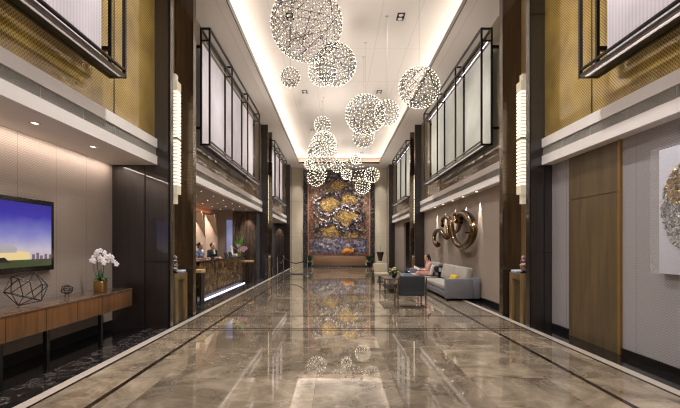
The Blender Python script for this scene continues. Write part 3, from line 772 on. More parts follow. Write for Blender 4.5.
def sconce(f,s,y,label,w=.12):
    cx=f+s*.19
    t=thing('wall_sconce',label,'wall lamp',(cx,y,2.46),'tall stepped glass lamps in the pier niches')
    for z0,z1 in ((2.84,3.8),(3.83,4.82)):
        b=MB()
        nrib=int((z1-z0)/.07)
        for k in range(nrib):
            z=z0+k*(z1-z0)/nrib; b.mi=0; b.box(cx-w,y-w,z,cx+w,y+w,z+.045); b.mi=1; b.box(cx-w*.93,y-w*.93,z+.045,cx+w*.9,y+w*.9,z+(z1-z0)/nrib)
        b.build('ribbed_shade',[M['sconce'],M['sconceE']],t)
    MB().box(cx-w-.005,y-w-.005,3.8,cx+w+.005,y+w+.005,3.83).build('band',M['brassd'],t)
    MB().box(cx-w,y-w,4.82,cx+w,y+w,5.0).box(cx-w*.6,y-w*.6,5.0,cx+w*.6,y+w*.6,5.16).build('top_step',M['sconceE'],t)
    MB().box(cx-w,y-w,2.66,cx+w,y+w,2.84).box(cx-w*.6,y-w*.6,2.46,cx+w*.6,y+w*.6,2.66).build('bottom_step',M['sconceE'],t)
    for z in (3.1,4.5): MB().box(cx,y-.02,z,f+s*.42,y+.02,z+.04).build('bracket',M['brassd'],t)
sconce(PL,-1,9.48,'tall stepped glass lamp in the near left pier niche'); sconce(PR,1,9.48,'tall stepped glass lamp in the near right pier niche')
sconce(PL,-1,22.08,'tall stepped glass lamp in the far left pier niche'); sconce(PR,1,22.08,'tall stepped glass lamp in the far right pier niche')

# ------------------------------------------------------------------ right wall, near bay: door and wall art
t=bpy.data.objects.new('door_1',None); COL.objects.link(t); t.location=(WR,7.36,0); struct(t,'tall oak veneer door in the grey wall')
MB().box(WR-.02,6.66,0,WR,8.08,2.385).build('door_panel',M['door'],t)
MB().box(WR-.02,6.66,2.395,WR,8.08,3.14).build('top_panel',M['door'],t)
MB().box(WR-.04,6.60,0,WR,6.66,3.14).build('door_edge',M['oakedge'],t)
M['acrylic']=mat('clear_acrylic',(250,250,255),.03); M['acrylic'].node_tree.nodes['Principled BSDF'].inputs['Alpha'].default_value=.06
t=thing('wall_art','white framed panel with a round gold and silver relief, right wall','wall art',(WR-.05,5.2,1.24))
MB().box(WR-.07,4.62,1.24,WR,5.76,2.8).build('panel',mat('white_art_panel',(206,206,220),.5),t,bevel=.005)
MB().box(WR-.12,4.58,1.24,WR-.115,5.85,2.82).build('acrylic_cover',M['acrylic'],t)
cY,cZ,RR=5.13,2.06,.57; bg=MB(); bs_=MB(); rnd=random.Random(3)
for i in range(1500):
    a=rnd.uniform(0,2*PI); q=math.sqrt(rnd.random())*RR; y=cY+q*math.cos(a); z=cZ+q*math.sin(a)
    zl=cZ+.12+.1*math.sin(y*9)
    tgt=bg if z>zl else bs_
    tgt.rbox((WR-.08,y,z),(rnd.uniform(.01,.04),rnd.uniform(.02,.07),rnd.uniform(.006,.02)),(rnd.uniform(-1.6,1.6),rnd.uniform(-.5,.5),rnd.uniform(-.5,.5)))
bg.build('gold_relief',M['gold_leaf'],t); bs_.build('silver_relief',M['silver_leaf'],t)

# ------------------------------------------------------------------ bronze wall sculpture
def cat(pts,n=7):
    out=[]
    P=[Vector(p) for p in pts]
    for i in range(len(P)-1):
        a,b_,c,d=P[max(i-1,0)],P[i],P[i+1],P[min(i+2,len(P)-1)]
        for k in range(n):
            t_=k/n; out.append(.5*((2*b_)+(c-a)*t_+(2*a-5*b_+4*c-d)*t_*t_+(3*b_-a-3*c+d)*t_**3))
    out.append(P[-1]); return out
t=thing('wall_sculpture','polished bronze looping ribbon sculpture on the taupe wall above the sofas','sculpture',(4.05,15.3,1.5))
def SQ(x,y,X): return wp(425+x/6.8,200+y/6.8,X)
def ribbon(pts,r0,X0=4.0,name='loop'):
    C=cat([SQ(x,y,X0+dx) for x,y,dx in pts]); N_=len(C)
    rr=[(r0[0]+(r0[1]-r0[0])*(i/(N_-1))) * (1 if i<N_-3 else .85) for i in range(N_)]
    MB().tube(C,rr,12).build(name,M['gloss_bronze'],t,smooth=True)
ribbon([(92,305,0),(72,298,.0),(64,270,.02),(66,235,.05),(85,210,.05),(112,212,0),(128,238,-.03),(148,256,0),(160,235,.05),(152,180,.08)],(.085,.085))
ribbon([(120,175,.0),(118,150,.03),(132,120,.05),(158,118,.05),(178,150,.03),(184,200,.0),(196,260,0),(220,300,0),(255,318,0),(295,295,0),(322,250,0),(330,200,0),(318,150,.03),(295,112,.05),(262,96,.06),(238,110,.03),(232,140,0)],(.07,.14))
ribbon([(238,150,-.06),(225,200,0),(205,222,0)],(.1,.04))
ribbon([(212,150,-.03),(206,120,0),(205,100,0),(225,92,0),(240,105,0)],(.06,.09))
for x,y,r_ in ((82,302,.13),(145,240,.08),(220,100,.13)): MB().ell(SQ(x,y,4.0),(.08,r_,r_)).build('disc',M['gloss_bronze'],t,smooth=True)
MB().cyl((4.0,14.0,1.98),(WR,14.0,1.98),.02).build('wall_fixing',M['bar'],t)
for i,y in enumerate((13.1,14.5,15.8,17.2,18.6)):
    spot((WR-.11,y,ZL0-.03),(WR,y,2.05),300,30,.5,(1,.9,.78),.01)
    tag(MB().cyl((WR-.1,y,ZL0-.012),(WR-.1,y,ZL0-.001),.035,n=14).build('spot_fitting',M['lens']),
        'small round wall washer under the right ledge, %s from the sofa arm'%(['nearest','second','third','fourth','farthest'][i]),'downlight','wall washers above the bronze sculpture')

# ------------------------------------------------------------------ seating
def sofa(y0,y1,label,ncush,arms,x0=3.15,x1=4.14):
    t=thing('sofa',label,'sofa',((x0+x1)/2,(y0+y1)/2,0),'light grey sofas along the right wall')
    MB().box(x0+.02,y0+(.2 if arms=='near' else .01),.08,x1-.2,y1-(.2 if arms!='near' else .01),.28).build('base',M['sofa'],t,bevel=.02)
    for a,c in (((y0,y0+.2),) if arms=='near' else ((y1-.2,y1),)): MB().box(x0,a,.06,x1-.2,c,.63).build('armrest',M['sofa'],t,bevel=.025)
    MB().box(x1-.2,y0,.06,x1,y1,.66).build('back_frame',M['sofa'],t,bevel=.02)
    w=(y1-y0-.2)/ncush; ys=y0+(.2 if arms=='near' else 0)
    for k in range(ncush):
        MB().box(x0+.01,ys+k*w+.005,.28,x1-.21,ys+(k+1)*w-.005,.43).build('seat_cushion',M['cush'],t,bevel=.04,seg=3)
        MB().rbox((x1-.27,ys+(k+.5)*w,.68),(.2,w-.02,.52),(0,.22,0)).build('back_cushion',M['cush'],t,bevel=.06,seg=3)
    for x in (x0+.08,x1-.1):
        for y in (y0+.1,y1-.1): MB().cyl((x,y,0),(x,y,.07),.02).build('foot',M['black'],t)
sofa(12.95,16.15,'nearest light grey sofa with two big back cushions and a yellow pillow',2,'near')
sofa(16.85,19.3,'farther light grey sofa on which the woman in pink sits',2,'far')
tag(MB().rbox((3.58,13.75,.565),(.13,.42,.27),(0,.3,.15)).build('throw_pillow',M['yellow'],bevel=.05,seg=3),'yellow throw pillow leaning on the nearest sofa back','pillow')
tag(MB().rbox((3.62,16.98,.66),(.13,.2,.4),(0,.25,-.1)).build('throw_pillow',M['white'],bevel=.05,seg=3),'white throw pillow beside the seated woman','pillow')
tag(MB().rbox((3.6,17.85,.60),(.1,.36,.32),(0,.25,0)).build('throw_pillow',M['yellow'],bevel=.04,seg=3),'yellow throw pillow on the farther sofa beyond the seated woman','pillow')
# side table and lamp
t=thing('side_table','square dark side table between the two sofas','side table',(3.62,16.5,0))
MB().box(3.3,16.25,.36,3.95,16.78,.40).build('tabletop',M['walframe'],t,bevel=.005)
for x in (3.34,3.91):
    for y in (16.28,16.74): MB().box(x-.02,y-.02,0,x+.02,y+.02,.36).build('leg',M['black'],t)
lx,ly=3.8,16.45
t=thing('table_lamp','table lamp with black cylinder base and smoked glass dome on the side table','table lamp',(lx,ly,.40))
MB().cyl((lx,ly,.40),(lx,ly,.63),.075,n=20).build('base',M['black'],t,smooth=True)
MB().cyl((lx,ly,.631),(lx,ly,.77),.05,n=16).build('bulb',mat('white_lamp_bulb',(240,238,234),.4,emit=1.0),t,smooth=True)
MB().lathe((lx,ly,.60),[(.14,0),(.21,.05),(.235,.12),(.22,.2),(.15,.25),(.145,.245),(.215,.195),(.23,.12),(.205,.055),(.14,.005)],24).build('lamp_shade',M['smoke'],t,smooth=True)

def armchair(cx,cy,ang,label,up,fr,w=.74,d=.72,hb=.82):
    t=thing('armchair',label,'armchair',(cx,cy,0))
    R=Matrix.Rotation(ang,3,'Z')
    def T(p): return Vector((cx,cy,0))+R@Vector(p)
    def rb(c,s_,rx=0): 
        b=MB(); hx=[k/2 for k in s_]; E=Euler((rx,0,0)).to_matrix()
        P=[T(Vector(c)+E@Vector((sx*hx[0],sy*hx[1],sz*hx[2]))) for sz in(-1,1) for sx,sy in((-1,-1),(1,-1),(1,1),(-1,1))]
        b.add(P,[(0,3,2,1),(4,5,6,7),(0,1,5,4),(1,2,6,5),(2,3,7,6),(3,0,4,7)]); return b
    # local: back at +y, front at -y
    rb((0,.0,.38),(w-.1,d-.1,.14)).build('seat',up,t,bevel=.03,seg=3)
    rb((0,d/2-.08,.58),(w-.1,.1,.5),-.14).build('backrest',up,t,bevel=.03,seg=3)
    for sx in (-1,1):
        b=MB().cyl(T((sx*(w/2-.02),d/2-.02,0)),T((sx*(w/2-.02),d/2-.06,.3)),.016,.022,10).cyl(T((sx*(w/2-.02),d/2-.06,.3)),T((sx*(w/2-.02),d/2+.02,.78)),.022,.016,10); b.build('leg',fr,t,smooth=True)
        MB().cyl(T((sx*(w/2-.02),-d/2+.04,0)),T((sx*(w/2-.02),-d/2+.08,.56)),.016,.022,10).build('leg',fr,t,smooth=True)
        MB().tube([T((sx*(w/2-.02),-d/2+.05,.56)),T((sx*(w/2-.01),0,.585)),T((sx*(w/2-.02),d/2-.02,.64))],[.022,.026,.02],8,.7).build('armrest',fr,t,smooth=True)
        MB().cyl(T((sx*(w/2-.02),-d/2+.07,.3)),T((sx*(w/2-.02),d/2-.06,.3)),.014).build('side_rail',fr,t)
    return t
armchair(1.93,11.75,PI,'charcoal armchair seen from behind, nearest seat of the lounge',M['charcoal'],M['walframe'])
armchair(1.9,18.9,0,'beige armchair facing the camera beyond the coffee table',M['linen'],M['walframe'],.7,.7,.84)
# chair backs: near chair back is towards the camera (angle pi turns +y to -y)
# coffee table
t=thing('coffee_table','low dark coffee table in front of the sofas','coffee table',(2.2,15.8,0))
MB().box(1.6,14.9,.46,2.75,16.7,.5).build('tabletop',M['walframe'],t,bevel=.004)
for x in (1.63,2.72):
    for y in (14.94,16.66): MB().box(x-.02,y-.02,0,x+.02,y+.02,.46).build('leg',M['black'],t)
MB().box(1.64,14.94,.16,2.71,16.66,.18).build('shelf',M['walframe'],t)
def flowers(cx,cy,z,label,cols,R=.16,n_=26,vase_h=.12,vm=None):
    t=thing('flower_arrangement',label,'flowers',(cx,cy,z))
    MB().lathe((cx,cy,z),[(.05,0),(.075,vase_h*.5),(.05,vase_h),(.045,vase_h)],16).build('vase',vm or M['black'],t,smooth=True)
    b=MB()
    for i in range(n_):
        a=random.uniform(0,2*PI); e=random.uniform(.1,1.3); r_=R*random.uniform(.7,1.2)
        q=Vector((cx+math.cos(a)*math.cos(e)*r_,cy+math.sin(a)*math.cos(e)*r_,z+vase_h+math.sin(e)*r_)); p=Vector((cx,cy,z+vase_h-.02))
        sd=Vector((-math.sin(a),math.cos(a),0))*.025; mm=p.lerp(q,.6)
        b.add([p,mm+sd,q,mm-sd,mm+Vector((0,0,-.006))],[(0,1,4),(1,2,4),(2,3,4),(3,0,4)])
    b.build('foliage',M['leaf'],t)
    for k,c in enumerate(cols):
        for i in range(4):
            a=random.uniform(0,2*PI); e=random.uniform(.3,1.4)
            MB().ell((cx+math.cos(a)*math.cos(e)*R,cy+math.sin(a)*math.cos(e)*R,z+vase_h+math.sin(e)*R),(.034,.034,.028),n=8,k=6).build('flower',c,t,smooth=True)
cream=mat('cream_rose',(206,190,150),.6); lime=mat('lime_bloom',(150,160,60),.6); 
flowers(1.95,15.15,.5,'small cream and lime flower arrangement at the near end of the coffee table',[cream,lime],.17)
flowers(2.15,16.3,.5,'second lime and cream flower arrangement at the far end of the coffee table',[lime,cream],.16)
t=thing('magazine_stack','stack of blue grey magazines on the coffee table','magazines',(2.55,16.2,.5))
for k in range(3): MB().rbox((2.5+.01*k,16.2,.512+.024*k),(.3,.4,.022),(0,0,.1*k)).build('magazine',[M['bluebook'],M['paper'],M['bluebook']][k],t)
t=thing('tea_tray','small tray with white cups on the near coffee table edge','tray',(2.4,15.2,.5))
MB().box(2.2,15.05,.5,2.6,15.35,.515).build('tray',M['walframe'],t,bevel=.004)
for x in (2.3,2.48): MB().lathe((x,15.2,.515),[(.02,0),(.035,.05),(.033,.05),(.018,.01)],14).build('cup',M['white'],t,smooth=True)
# vase on plinth at the end wall
tag(MB().box(2.95,32.2,0,3.45,32.6,.45).build('plinth',M['beige'],bevel=.01),'cream square plinth by the right end of the mural','plinth')
t=thing('tall_vase','dark tapering vase with a thin upright stick on the cream plinth','vase',(3.2,32.4,.45))
MB().lathe((3.2,32.4,.45),[(.12,0),(.15,.2),(.27,.66),(.25,.66)],18).build('body',mat('dark_bronze_vase',(70,58,50),.4,metal=.4),t,smooth=True)
MB().cyl((3.2,32.4,1.1),(3.24,32.4,1.6),.012).build('twig',M['stem'],t)

# ------------------------------------------------------------------ reception
S(MB().box(RX-.12,10.4,0,RX,20.9,3.3),'wall_left',M['fold'],'plaster back wall of the reception')
S(MB().box(RX,10.3,0,LL-.25,10.4,3.3),'wall_left',M['dwood'],'near side wall of the reception')
S(MB().box(RX-.12,10.4,ZL0,LL-.12,20.9,ZL0+.1).box(-5.57,20.9,ZL0+.16,LL-.12,21.35,ZL0+.2),'ceiling',mat('reception_ceiling',(150,142,136),.7),'grey reception ceiling')
# folded relief
t=thing('folded_wall_relief','pleated plaster wall panels with triangular folds behind the reception','wall relief',(RX+.1,16,0))
b=MB(); yy=11.4; P_=1.85
while yy<18.9:
    x0=RX+.001; zt=2.86
    A=(x0+.06,yy,0); B=(x0+.06,yy,zt); C=(x0+.42,yy+.05,zt); D=(x0+.06,yy+P_,0); E_=(x0+.06,yy+P_,zt); G=(x0+.30,yy+P_*.55,1.9); Q=(x0+.12,yy+P_*.45,0)
    b.add([A,B,C,D,E_,G,Q],[(0,1,5),(1,2,5),(2,4,5),(4,3,5),(3,6,5),(6,0,5),(2,1,4)]); yy+=P_
b.build('pleat',M['fold'],t)
MB().box(RX+.001,11.6,2.9,RX+.14,19.7,2.93).build('cover_strip',mat('copper_strip',(196,132,104),.3,metal=.5),t)
MB().box(RX+.02,11.6,2.935,RX+.06,19.7,2.95).build('light_tape',mat('warm_tape',(255,190,150),.5,emit=4,ecol=(255,178,130)),t)
t=thing('blue_screen','tall narrow blue white lit screen at the end of the reception back wall','screen',(-4.88,20.82,0))
MB().box(-5.0,20.8,.9,-4.75,20.85,2.75).build('panel',mat('blue_lit_panel',(150,160,205),.3,emit=.3,ecol=(160,172,226)),t)
MB().box(-5.0,20.79,0,-4.75,20.86,.9).build('base',M['dwood'],t)
# desk
t=thing('reception_desk','long brown marble reception desk with a glowing base line','reception desk',(-4.1,15.2,0))
dy0,dy1=12.75,19.1
b=MB().box(-3.83,dy0,.14,-3.86,dy1,1.09); b.box(-3.86,dy0,.14,-4.2,dy0+.04,1.09); b.box(-3.86,dy1-.04,.14,-4.2,dy1,1.09).box(-4.17,dy0+.04,.14,-4.2,dy1-.04,1.09); b.build('front_panel',M['desk'],t)
MB().box(-3.8,dy0-.03,1.09,-4.3,dy1+.03,1.13).build('worktop',M['bstone'],t,bevel=.004)
MB().box(-3.9,dy0+.05,0,-4.15,dy1-.05,.14).build('plinth',M['black'],t)
b=MB()
for y in (14.3,15.9,17.5): b.box(-3.828,y,.14,-3.83,y+.012,1.09)
b.box(-3.828,dy0,.78,-3.83,dy1,.788).build('panel_joint',M['black'],t)
MB().box(-3.80,dy0+.05,.0,-3.83,dy1-.05,.03).build('light_tape',M['ledc'],t)
def ctable(y,label):
    t=thing('side_counter',label,'side counter',(-3.8,y,0),'small counters at the ends of the reception desk')
    MB().box(-4.0,y-.2,.85,-3.58,y+.2,.94).build('top',mat('pale_oak_top',(196,164,112),.4),t,bevel=.006)
    for x in (-3.96,-3.62):
        MB().box(x-.02,y-.17,0,x+.02,y+.17,.85).build('leg_panel',M['black'],t)
ctable(12.3,'small pale topped counter at the near end of the reception desk')
ctable(19.75,'small pale topped counter at the far end of the reception desk')
# desk objects
for i,(y,lab) in enumerate(((17.6,'black computer monitor on the desk right of the clerk in the suit'),(16.9,'black monitor on the reception desk in front of the clerk in the suit'))):
    t=thing('computer_monitor',lab,'monitor',(-4.0,y,1.13)); x=-4.08
    MB().box(x-.08,y-.1,1.13,x+.08,y+.1,1.14).build('stand',M['black'],t)
    MB().rbox((x,y,1.24),(.03,.42,.16),(0,-.3,0)).build('screen',M['black'],t)
    MB().cyl((x,y,1.14),(x,y,1.2),.015).build('neck',M['black'],t)
t=thing('lily_arrangement','tall arrangement of pink lilies and green blades on the far end of the desk','flowers',(-3.98,18.75,1.13))
fx,fy=-3.98,18.75
MB().lathe((fx,fy,1.13),[(.07,0),(.09,.1),(.06,.22),(.07,.24)],18).build('vase',mat('olive_vase',(120,130,60),.2),t,smooth=True)
for i in range(11):
    a=2*PI*i/11; h=random.uniform(.62,.95); l=.12 if i%2 else .2
    b=MB(); p=Vector((fx,fy,1.33)); q=p+Vector((math.cos(a)*l,math.sin(a)*l,h-.2)); mm=p.lerp(q,.55); sd=Vector((.05,0,0)) if abs(math.sin(a))>.5 else Vector((.035,.035,0))
    b.add([p,mm+sd,q,mm-sd,mm+Vector((0,-.01,0))],[(0,1,4),(1,2,4),(2,3,4),(3,0,4)]); b.build('leaf_blade',mat('bright_leaf',(84,140,50),.4) if i==0 else bpy.data.materials['bright_leaf'],t)
for i in range(9):
    a=random.uniform(0,2*PI); l=random.uniform(.12,.42); c=Vector((fx+math.cos(a)*l,fy+math.sin(a)*l*.6,1.38+random.uniform(0,.2)))
    b=MB()
    for k in range(6):
        g=2*PI*k/6; q=c+Vector((math.cos(g)*.11,-.02,math.sin(g)*.1)); b.add([c,c.lerp(q,.5)+Vector((math.sin(g)*.025,-.03,-math.cos(g)*.025)),q,c.lerp(q,.5)-Vector((math.sin(g)*.025,.03,-math.cos(g)*.025))],[(0,1,2),(0,2,3)])
    b.tube([(fx,fy,1.34),c.lerp(Vector((fx,fy,1.34)),.4)+Vector((0,0,.02)),c],.006,5)
    b.build('lily',M['pink'],t)
t=thing('white_figurine','white porcelain figurine on the desk left of the lilies','figurine',(-4.12,18.2,1.13))
MB().box(-4.28,18.05,1.131,-3.96,18.35,1.25).build('base',M['white'],t,bevel=.02)
MB().lathe((-4.2,18.2,1.25),[(.08,0),(.1,.1),(.06,.2),(.07,.26),(.03,.33)],14).build('figure',M['white'],t,smooth=True)
# ceiling dots
for y in (13.0,14.3,15.6,16.9,18.2,19.5):
    for x in (-4.95,-4.4,-3.85):
        tag(MB().cyl((x,y,ZL0-.008),(x,y,ZL0-.001),.018,n=10).build('recessed_downlight',M['lens']),'tiny round downlight in the reception ceiling','downlight','downlights in the reception ceiling')
for y in (12.5,14.3,16.2,18.2,20.2): spot((-4.4,y,ZL0-.03),(-4.6,y,0),45,90,.7)
for y in (13.2,15.0,16.9,18.7): spot((-4.6,y,ZL0-.03),(RX,y,1.7),150,90,.8,(1,.88,.76))
spot((-4.0,20.55,ZL0-.03),(-4.0,20.9,2.2),160,50,.7,(1,.85,.75))
# hanging wall glow of far left bay
spot((-3.95,31.65,3.1),(-3.95,31.95,2.2),110,50,.6,(1,.85,.75))

# ------------------------------------------------------------------ rope barrier and mat
def stanchion(x,y,label):
    t=thing('rope_post',label,'barrier post',(x,y,0),'steel rope barrier posts')
    MB().lathe((x,y,0),[(.16,0),(.16,.015),(.03,.04),(.02,.05)],18).build('base',M['chrome'],t,smooth=True)
    MB().cyl((x,y,.05),(x,y,.92),.022,n=12).build('pole',M['chrome'],t,smooth=True)
    MB().lathe((x,y,.92),[(.03,0),(.035,.03),(.02,.06)],12).build('finial',M['chrome'],t,smooth=True)
stanchion(-3.02,23.6,'steel barrier post nearest the left pier'); stanchion(-3.05,26.6,'steel barrier post farther back by the left wall'); stanchion(-1.45,23.5,'steel barrier post out in the hall in front of the mural')
def rope(a,b_,sag,label):
    P=[Vector(a).lerp(Vector(b_),k/14)+Vector((0,0,-sag*4*(k/14)*(1-k/14))) for k in range(15)]
    t=thing('barrier_rope',label,'rope',P[0]); MB().tube(P,.024,8).build('rope',M['rope'],t,smooth=True)
    for p,q in ((P[0],P[1]),(P[-1],P[-2])): MB().cyl(p,p.lerp(q,.5),.03,n=8).build('end_cap',M['chrome'],t)
rope((-3.02,26.55,.86),(-1.47,23.53,.86),.26,'black barrier rope sagging between the rear post and the hall post')
rope((-3.03,23.66,.79),(-3.05,26.5,.79),.2,'black barrier rope running along the left wall between two posts')
tag(MB().box(-2.95,24.2,.003,-1.2,25.3,.018).build('floor_mat',M['rope']),'dark floor mat behind the rope barrier posts','mat')

# ------------------------------------------------------------------ people
def solid(b,name,m,parent,vox):
    o=b.build(name,m,parent)
    md=o.modifiers.new('r','REMESH'); md.mode='VOXEL'; md.voxel_size=vox; md.use_smooth_shade=True
    sm=o.modifiers.new('s','SMOOTH'); sm.factor=.5; sm.iterations=4
    dg=bpy.context.evaluated_depsgraph_get(); me=bpy.data.meshes.new_from_object(o.evaluated_get(dg))
    o.modifiers.clear(); o.data=me
    return o
def person(base,ang,pose,label,top,bottom,hair):
    t=thing('person',label,'person',base)
    R=Matrix.Rotation(ang,3,'Z'); B0=Vector(base)
    T=lambda p: B0+R@Vector(p)
    J=pose
    b=MB()
    C=lambda bb,p,r,q,s_: bb.cap(T(p),r,T(q),s_)
    hd=Vector(J['head']); nk=Vector(J['neck']); ch=Vector(J['chest']); pv=Vector(J['pelvis'])
    def E(bb,c,r,rot=0): bb.ell(T(c),r,(0,0,ang) if not rot else (rot[0],rot[1],ang+rot[2]),16,10)
    tilt=J.get('tilt',0)
    E(b,hd,(.095,.076,.115),(0,tilt,0)); fwd=Vector((math.cos(tilt),0,-math.sin(tilt)))
    E(b,hd+fwd*.03+Vector((0,0,-.06)),(.06,.055,.055))
    b.cap(T(hd+fwd*.088+Vector((0,0,.01))),.008,T(hd+fwd*.105+Vector((0,0,-.022))),.013)
    for s_ in (-1,1): E(b,hd+Vector((-.005,s_*.077,-.01)),(.018,.009,.028))
    E(b,hd+fwd*.088+Vector((0,0,-.052)),(.012,.024,.007))
    C(b,hd+Vector((-.02,0,-.08)),.05,nk,.055)
    E(b,ch,(.10,.155,.17)); E(b,(ch+pv)/2,(.09,.13,.15)); E(b,pv,(.115,.155,.12)); C(b,nk,.06,ch,.1)
    for s_ in (-1,1):
        k='L' if s_>0 else 'R'
        sh,el,wr=[Vector(v) for v in J['arm'+k]]; C(b,sh,.052,el,.038); C(b,el,.038,wr,.026); C(b,sh,.052,ch+Vector((0,s_*.08,.08)),.07)
        hp,kn,an,to=[Vector(v) for v in J['leg'+k]]; C(b,hp,.085,kn,.055); C(b,kn,.055,an,.036); C(b,an,.036,to,.028)
        d=(wr-el).normalized(); side_=Vector((-d.y,d.x,0)).normalized() if abs(d.z)<.95 else Vector((0,1,0)); dn=d.cross(side_)
        if dn.z>0: dn=-dn
        pm=wr+d*.05; b.cap(T(wr),.024,T(pm+d*.02),.028); b.cap(T(wr+side_*.015),.018,T(pm+d*.03+side_*.022),.014); b.cap(T(wr-side_*.015),.018,T(pm+d*.03-side_*.022),.014)
        for f_,(o_,l_) in enumerate(((-.03,.055),(-.01,.07),(.01,.075),(.03,.065))):
            p0=pm+d*.03+side_*o_; p1=p0+d*l_*.55+dn*.012; p2=p1+d*l_*.35+dn*.03; b.cap(T(p0),.0095,T(p1),.0085); b.cap(T(p1),.0085,T(p2),.007)
        th=side_*(-s_)
        p0=wr+d*.02+th*.022; p1=p0+d*.035+th*.03; b.cap(T(p0),.012,T(p1),.0105); b.cap(T(p1),.0105,T(p1+d*.03+dn*.012),.009)
    solid(b,'body',M['skin'],t,.007)
    for s_ in (-1,1):
        MB().ell(T(hd+fwd*.083+Vector((0,s_*.03,.012))),(.009,.009,.007),n=8,k=6).build('eye',M['black'],t,smooth=True)
    MB().ell(T(hd+fwd*.097+Vector((0,0,-.052))),(.005,.02,.005),(0,0,ang),n=8,k=6).build('mouth',mat('lips',(150,70,66),.5),t,smooth=True)
    # hair
    b=MB(); E(b,hd+Vector((-.022,0,.028))-fwd*.01,(.098,.088,.105),(0,tilt,0))
    if hair=='bun': E(b,hd+Vector((-.12,0,.03)),(.05,.05,.05)); E(b,hd+Vector((-.06,0,-.03)),(.05,.07,.07))
    if hair=='pony': b.cap(T(hd+Vector((-.1,0,.03))),.035,T(hd+Vector((-.14,0,-.1))),.028); b.cap(T(hd+Vector((-.14,0,-.1))),.028,T(hd+Vector((-.12,0,-.2))),.012)
    if hair!='short': E(b,hd+Vector((-.045,0,-.03)),(.06,.083,.07))
    solid(b,'hair',M['hair'],t,.008)
    # garment, upper
    b=MB(); E(b,ch,(.118,.175,.18)); E(b,(ch+pv)/2,(.107,.145,.16)); C(b,nk+Vector((-.01,0,-.035)),.07,ch,.12); E(b,pv,(.13,.172,.13))
    for s_ in (-1,1):
        k='L' if s_>0 else 'R'; sh,el,wr=[Vector(v) for v in J['arm'+k]]
        C(b,sh,.066,ch+Vector((0,s_*.08,.06)),.085)
        if J['sleeve']=='long': C(b,sh,.066,el,.052); C(b,el,.052,el.lerp(wr,.93),.038)
        else: C(b,sh,.066,sh.lerp(el,.5),.056)
    solid(b,'jacket' if J['sleeve']=='long' else 'blouse',top,t,.01)
    b=MB()
    for s_ in (-1,1):
        k='L' if s_>0 else 'R'; hp,kn,an,to=[Vector(v) for v in J['leg'+k]]
        C(b,pv+Vector((0,s_*.05,0)),.135,hp,.105); C(b,hp,.1,kn,.075)
        if J['leg']=='long': C(b,kn,.073,an+Vector((0,0,.03)),.055)
        else: C(b,kn,.078,kn.lerp(an,.25),.07)
        sh_=MB().cap(T(an+Vector((0,0,-.045))),.042,T(to+Vector((0,0,-.01))),.036); solid(sh_,'shoe',M['black'],t,.008)
    solid(b,'trousers' if J['leg']=='long' else 'skirt',bottom,t,.01)
    return t
stand=lambda **k: dict(dict(head=(.03,0,1.565),neck=(0,0,1.42),chest=(0,0,1.24),pelvis=(0,0,.95),tilt=.35,
  armL=((0,.175,1.36),(.02,.22,1.08),(.25,.13,1.12)),armR=((0,-.175,1.36),(.02,-.22,1.08),(.25,-.13,1.12)),
  legL=((0,.09,.9),(.02,.09,.49),(0,.09,.09),(.15,.1,.04)),legR=((0,-.09,.9),(.02,-.09,.49),(0,-.09,.09),(.15,-.1,.04)),sleeve='long',leg='long'),**k)
person((-4.72,17.35,0),-.5,stand(),'clerk in a navy suit standing behind the reception desk looking down',M['navy'],M['navy'],'short')
person((-4.9,16.35,0),-.3,stand(sleeve='short',leg='short'),'clerk with tied back hair in a blue and white print top behind the desk',M['blueprint'],M['navy'],'bun')
b=MB().rbox((-4.72+.105,17.35-.055,1.33),(.02,.06,.16),(0,-.15,-.5)); p=[o for o in COL.objects if o.name.startswith('person')][0]
b.build('shirt_front',M['white'],p)
seat=dict(head=(.06,0,1.14),neck=(.0,0,.99),chest=(-.03,0,.8),pelvis=(-.06,0,.545),tilt=.35,
  armL=((-.02,.16,.93),(.08,.2,.68),(.30,.09,.66)),armR=((-.02,-.16,.93),(.08,-.2,.68),(.30,-.09,.66)),
  legL=((-.02,.09,.53),(.42,.08,.56),(.5,.1,.1),(.64,.1,.04)),legR=((-.02,-.09,.53),(.42,-.08,.52),(.36,-.09,.1),(.5,-.1,.04)),sleeve='short',leg='short')
person((3.55,17.3,-.02),PI,seat,'woman in a pale pink dress sitting on the farther sofa reading',M['dress'],M['dress'],'pony')
t=thing('open_book','open white book held by the seated woman','book',(3.1,17.3,.69))
for s_ in (-1,1): MB().rbox((3.12,17.3+s_*.085,.71),(.24,.17,.012),(s_*.25+.25,.45,0)).build('page_block',M['paper'],t)

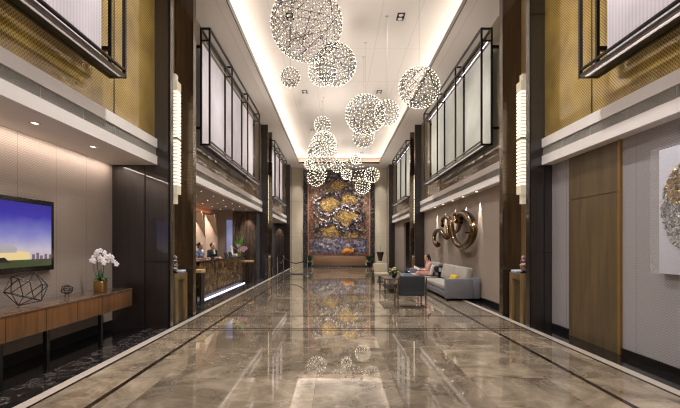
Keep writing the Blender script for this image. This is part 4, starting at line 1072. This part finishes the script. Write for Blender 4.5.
# ------------------------------------------------------------------ light
CW=(1,.955,.91)
yl=(TE-YS); ym=(TE+YS)/2
area((TL-.2,ym,ZC+.1),(TL+.6,ym,ZT+.15),.12,yl,170,CW)
area((TR+.2,ym,ZC+.1),(TR-.6,ym,ZT+.15),.12,yl,95,CW)
area((.25,TE+.2,ZC+.1),(.25,TE-.6,ZT+.15),.12,5.5,60,CW,up='X')
# wall wash at the top of the television wall
area((WL+.16,2.6,ZL0-.02),(WL-.25,2.6,0.9),.05,12.0,75,(1,.84,.72))
# added fill strips, unseen, above the ledges: brighten ceiling and opposite walls
for y0,y1 in ((YB,8.6),(10.6,21.2),(23.1,31.7)):
    area((LL+.04,(y0+y1)/2,ZL1+.03),(LL+1.75,(y0+y1)/2,ZL1+1.1),.06,y1-y0,15*(y1-y0),(1,.97,.94),spread=64)
    area((LR-.04,(y0+y1)/2,ZL1+.03),(LR-1.75,(y0+y1)/2,ZL1+1.1),.06,y1-y0,15*(y1-y0),(1,.97,.94),spread=64)
# mural spots and end wall panels
for x in (-1.3,.25,1.8): spot((x,31.2,7.2),(x,33.3,3.0),700,50,.8,(1,.93,.84))
for x in (-2.8,3.3): spot((x,32.6,7.2),(x,33.4,3.0),150,50,.8)
# gold wall grazers at ledge level come from the box undersides
# world: added even fill, entering at the open back of the hall
w=bpy.data.worlds.new('world'); SC.world=w; w.use_nodes=True
w.node_tree.nodes['Background'].inputs[0].default_value=(.95,.92,1,1); w.node_tree.nodes['Background'].inputs[1].default_value=1.1

# ------------------------------------------------------------------ camera
cam=bpy.data.cameras.new('camera'); co=bpy.data.objects.new('camera',cam); COL.objects.link(co)
co.location=(0,0,H); co.rotation_euler=(PI/2,0,0); cam.lens=24; cam.sensor_width=36
cam.shift_x=4.5/680; cam.shift_y=41/680; cam.clip_end=200
SC.camera=co
SC.view_settings.view_transform='Standard'; SC.view_settings.look='None'; SC.view_settings.exposure=.12; SC.view_settings.gamma=1
SC.view_settings.use_curve_mapping=False
SC.cycles.use_denoising=True
SC.cycles.max_bounces=8
SC.cycles.sample_clamp_indirect=3
SC.cycles.filter_width=1.2
SC.cycles.caustics_reflective=False; SC.cycles.caustics_refractive=False
SC.cycles.denoising_input_passes='RGB_ALBEDO_NORMAL'; SC.cycles.denoising_prefilter='NONE'
